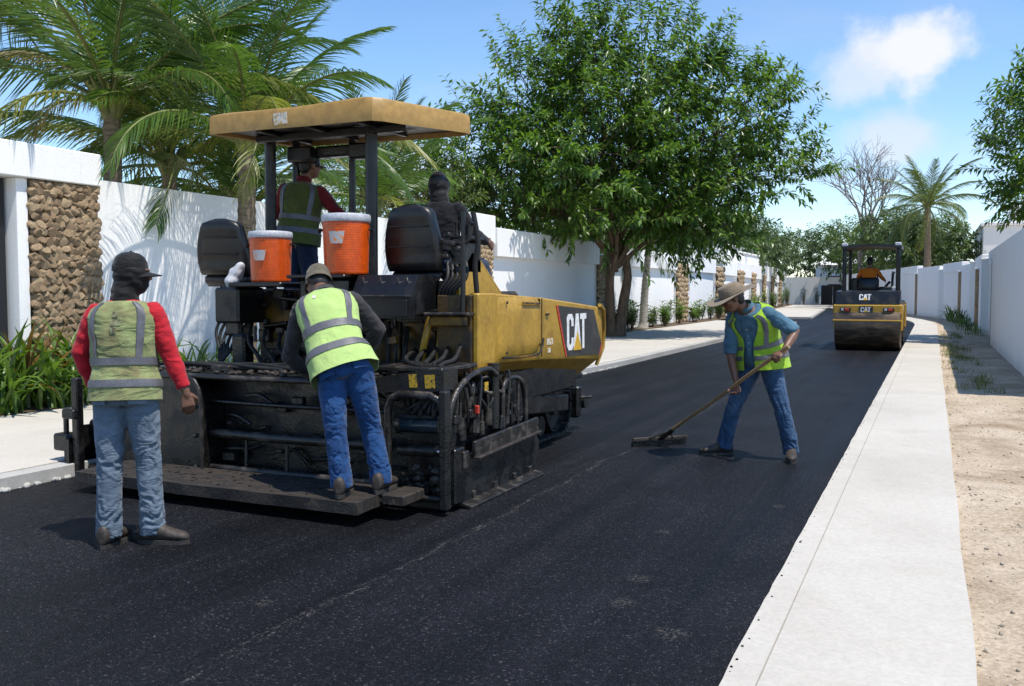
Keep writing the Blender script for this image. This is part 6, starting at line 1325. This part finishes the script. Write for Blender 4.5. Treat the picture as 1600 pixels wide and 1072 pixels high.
for i in range(18): q = h0.lerp(h1_, (i + .5) / 18) + V((.0, -.0, -.012)); part('tine', MB().tube([q, q + V((.004, -.005, -.052))], [.006, .003], 5), 'black_edge', rk)

# ------------------------------------------------------------------ tandem roller in the distance
rl = thing('road_roller', 'yellow and black tandem road roller driving away along the right kerb', 'roller', (-1.50, 26.6, 0))
def rp(name, mb, mat, parent=None, **k): return part(name, mb, mat, parent or rl, **k)
def rb(name, x0, x1, y0, y1, z0, z1, mat, bev=.02, parent=None): return rp(name, MB().box(((x0 + x1) / 2, (y0 + y1) / 2, (z0 + z1) / 2), (x1 - x0, y1 - y0, z1 - z0), bev=bev), mat, parent)
M['drum'] = worn('dirty_steel_drum', (0.055, 0.043, 0.032), (0.17, 0.12, 0.075), (0.35, 0.6), 2.5, 0.42, 0.68, bumpy=0.1, stretch=(1, 3, 3), metal=0.3)
for y in (25.42, 28.30):
    d = rp('drum', MB().lathe([(.40, -.76), (.58, -.78), (.62, -.77), (.625, -.75), (.625, .75), (.62, .77), (.58, .78), (.40, .76), (.001, .70)], (-1.50, y, .627), rot_xyz(0, R(90), 0), 48), 'drum', sharp=40)
    rp('drum_hub', MB().lathe([(.20, .0), (.20, .03), (.12, .05), (.001, .05)], (-.75, y, .627), rot_xyz(0, R(90), 0), 20), 'black_matt', d)
    for s in (-1, 1): rb('drum_yoke', -1.50 + s * .79 - .03, -1.50 + s * .79 + .03, y - .34, y + .34, .50, 1.14, 'yellow', .02)
rb('rear_beam', -2.32, -.69, 24.90, 25.20, .90, 1.17, 'yellow', .035)
rb('vent_recess', -2.26, -.75, 24.87, 25.1, .785, .895, 'black_matt', .01)
for x in (-1.80, -1.20): rb('vent_post', x - .02, x + .02, 24.855, 24.92, .78, .90, 'yellow', .005)
rb('scraper_bar', -2.32, -.69, 24.80, 24.90, .735, .785, 'yellow', .012); rb('scraper_blade', -2.28, -.73, 24.83, 24.87, .69, .735, 'rubber', .005)
hd = rp('rear_hood', MB().prism([(24.92, 1.172), (25.02, 1.49), (26.0, 1.53), (26.05, 1.172)], (-2.26, 0, 0), (0, 1, 0), (0, 0, 1), (1.51, 0, 0)), 'black_matt', sharp=30)
hn = V((0, -.318, .10)).normalized(); logo(hd, (-1.70, 24.952, 1.275), (1, 0, 0), (0, .30, .954), .155, (0, -.954, .30), .002, 1.15)
pb = rp('badge_plate', MB().box((-1.53, 24.893, 1.035), (.33, .012, .17), None, .003), 'black_print'); logo(pb, (-1.655, 24.887, .972), (1, 0, 0), (0, 0, 1), .125, (0, -1, 0), .002, 1.2)
for x in (-2.02, -1.0):
    l_ = rb('tail_lamp_box', x - .13, x + .13, 24.87, 24.91, .985, 1.085, 'black_matt', .012); rp('lamp_lens', MB().box((x + .04, 24.865, 1.035), (.10, .012, .06), None, .005), 'red_print', l_); rp('lamp_lens', MB().box((x - .07, 24.865, 1.035), (.06, .012, .06), None, .005), 'white_plastic', l_)
rb('main_frame', -2.20, -.80, 25.9, 27.9, .80, 1.25, 'yellow', .03); rb('side_panel', -.80, -.70, 25.1, 26.2, .85, 1.16, 'yellow', .03); rb('front_hood', -2.15, -.85, 27.4, 28.9, 1.15, 1.60, 'yellow', .06); rb('front_beam', -2.32, -.69, 28.5, 28.8, .9, 1.2, 'yellow', .03)
rb('platform', -2.15, -.85, 25.95, 27.4, 1.25, 1.30, 'black_matt', .01)
for (x, y) in ((-2.13, 25.75), (-.83, 25.75)):
    tb2 = rp('canopy_post', MB().tube(arc([(x, y, 1.1), (x, y, 1.9), (x, y, 2.55), (x + (.04 if x < -1.5 else -.04), y + .05, 2.64)]), .055, 12), 'black_matt', sharp=50)
for x in (-2.10, -.86): rp('canopy_post', MB().tube([(x, 27.3, 1.1), (x, 27.2, 2.62)], .045, 10), 'black_matt', sharp=50)
rows = [[(-2.20 + 1.44 * i / 12, 25.62 + 1.75 * j / 8, 2.68 + .035 * math.sin(math.pi * i / 12) + .02 * math.sin(math.pi * j / 8)) for j in range(9)] for i in range(13)]
mb = MB(); mb.slab(rows, lambda i, j: V((0, 0, -.10 + .035 * math.sin(math.pi * i / 12)))); rp('canopy_roof', mb, 'black_matt', sharp=40)
for x in (-2.12, -.84): rp('roof_lamp', MB().box((x, 25.66, 2.70), (.16, .10, .09), None, .02), 'white_plastic')
mb = MB(); mb.box((-1.56, 26.20, 1.66), (.52, .12, .40), rot_xyz(R(-8), 0, 0), .05); rp('seat_back', mb, 'vinyl', sharp=50); mb = MB(); mb.box((-1.56, 26.45, 1.47), (.52, .48, .14), None, .05); rp('seat_cushion', mb, 'vinyl'); rb('seat_pedestal', -1.72, -1.40, 26.3, 26.6, 1.30, 1.40, 'black_matt')
rp('control_arm', MB().tube(arc([(-1.22, 26.45, 1.45), (-1.15, 26.45, 1.62), (-1.05, 26.5, 1.75)]), .035, 8), 'black_matt'); rp('throttle_lever', MB().tube([(-1.0, 26.5, 1.55), (-.98, 26.48, 1.95), (-.96, 26.46, 2.0)], [.03, .03, .05], 8), 'black_matt'); rb('side_console', -1.32, -.98, 26.35, 26.75, 1.30, 1.62, 'black_matt', .03); rb('document_box', -1.0, -.86, 26.2, 26.35, 1.30, 1.62, 'white_plastic', .02); rb('left_console', -1.99, -1.82, 26.3, 26.5, 1.30, 1.85, 'black_matt', .03)
rp('steering_column', MB().tube([(-1.56, 27.1, 1.3), (-1.56, 26.92, 1.82)], .04, 8), 'black_matt'); mb = MB(); mb.tube([V((-1.56, 26.90, 1.84)) + V((.19 * math.cos(a), .08 * math.sin(a), .17 * math.sin(a))) for a in [2 * math.pi * j / 24 for j in range(25)]], .018, 6); rp('steering_wheel', mb, 'black_matt')
person('driver in orange shirt seated on the distant roller', (-1.56, 26.5, 1.30),
    dict(pel=(-1.56, 26.44, 1.62), neck=(-1.555, 26.42, 2.13), head=(-1.555, 26.45, 2.27), hf=(0, 1, -.1), lat0=(1, 0, 0), lat1=(1, 0, 0),
         elr=(-1.27, 26.55, 1.88), wrr=(-1.20, 26.75, 1.80), ell=(-1.84, 26.55, 1.88), wrl=(-1.74, 26.80, 1.84), kr=(-1.45, 26.88, 1.64), kl=(-1.68, 26.88, 1.64), ar=(-1.45, 26.95, 1.40), al=(-1.68, 26.95, 1.40), toer=(.1, 1), toel=(-.1, 1)),
    dict(shirt='orange_shirt', pants='jeans_dark', hat='cap', hat_mat='cap_black', seed=51, z=1.30, voxel=.014, face=False, pockets=False, collar=False))
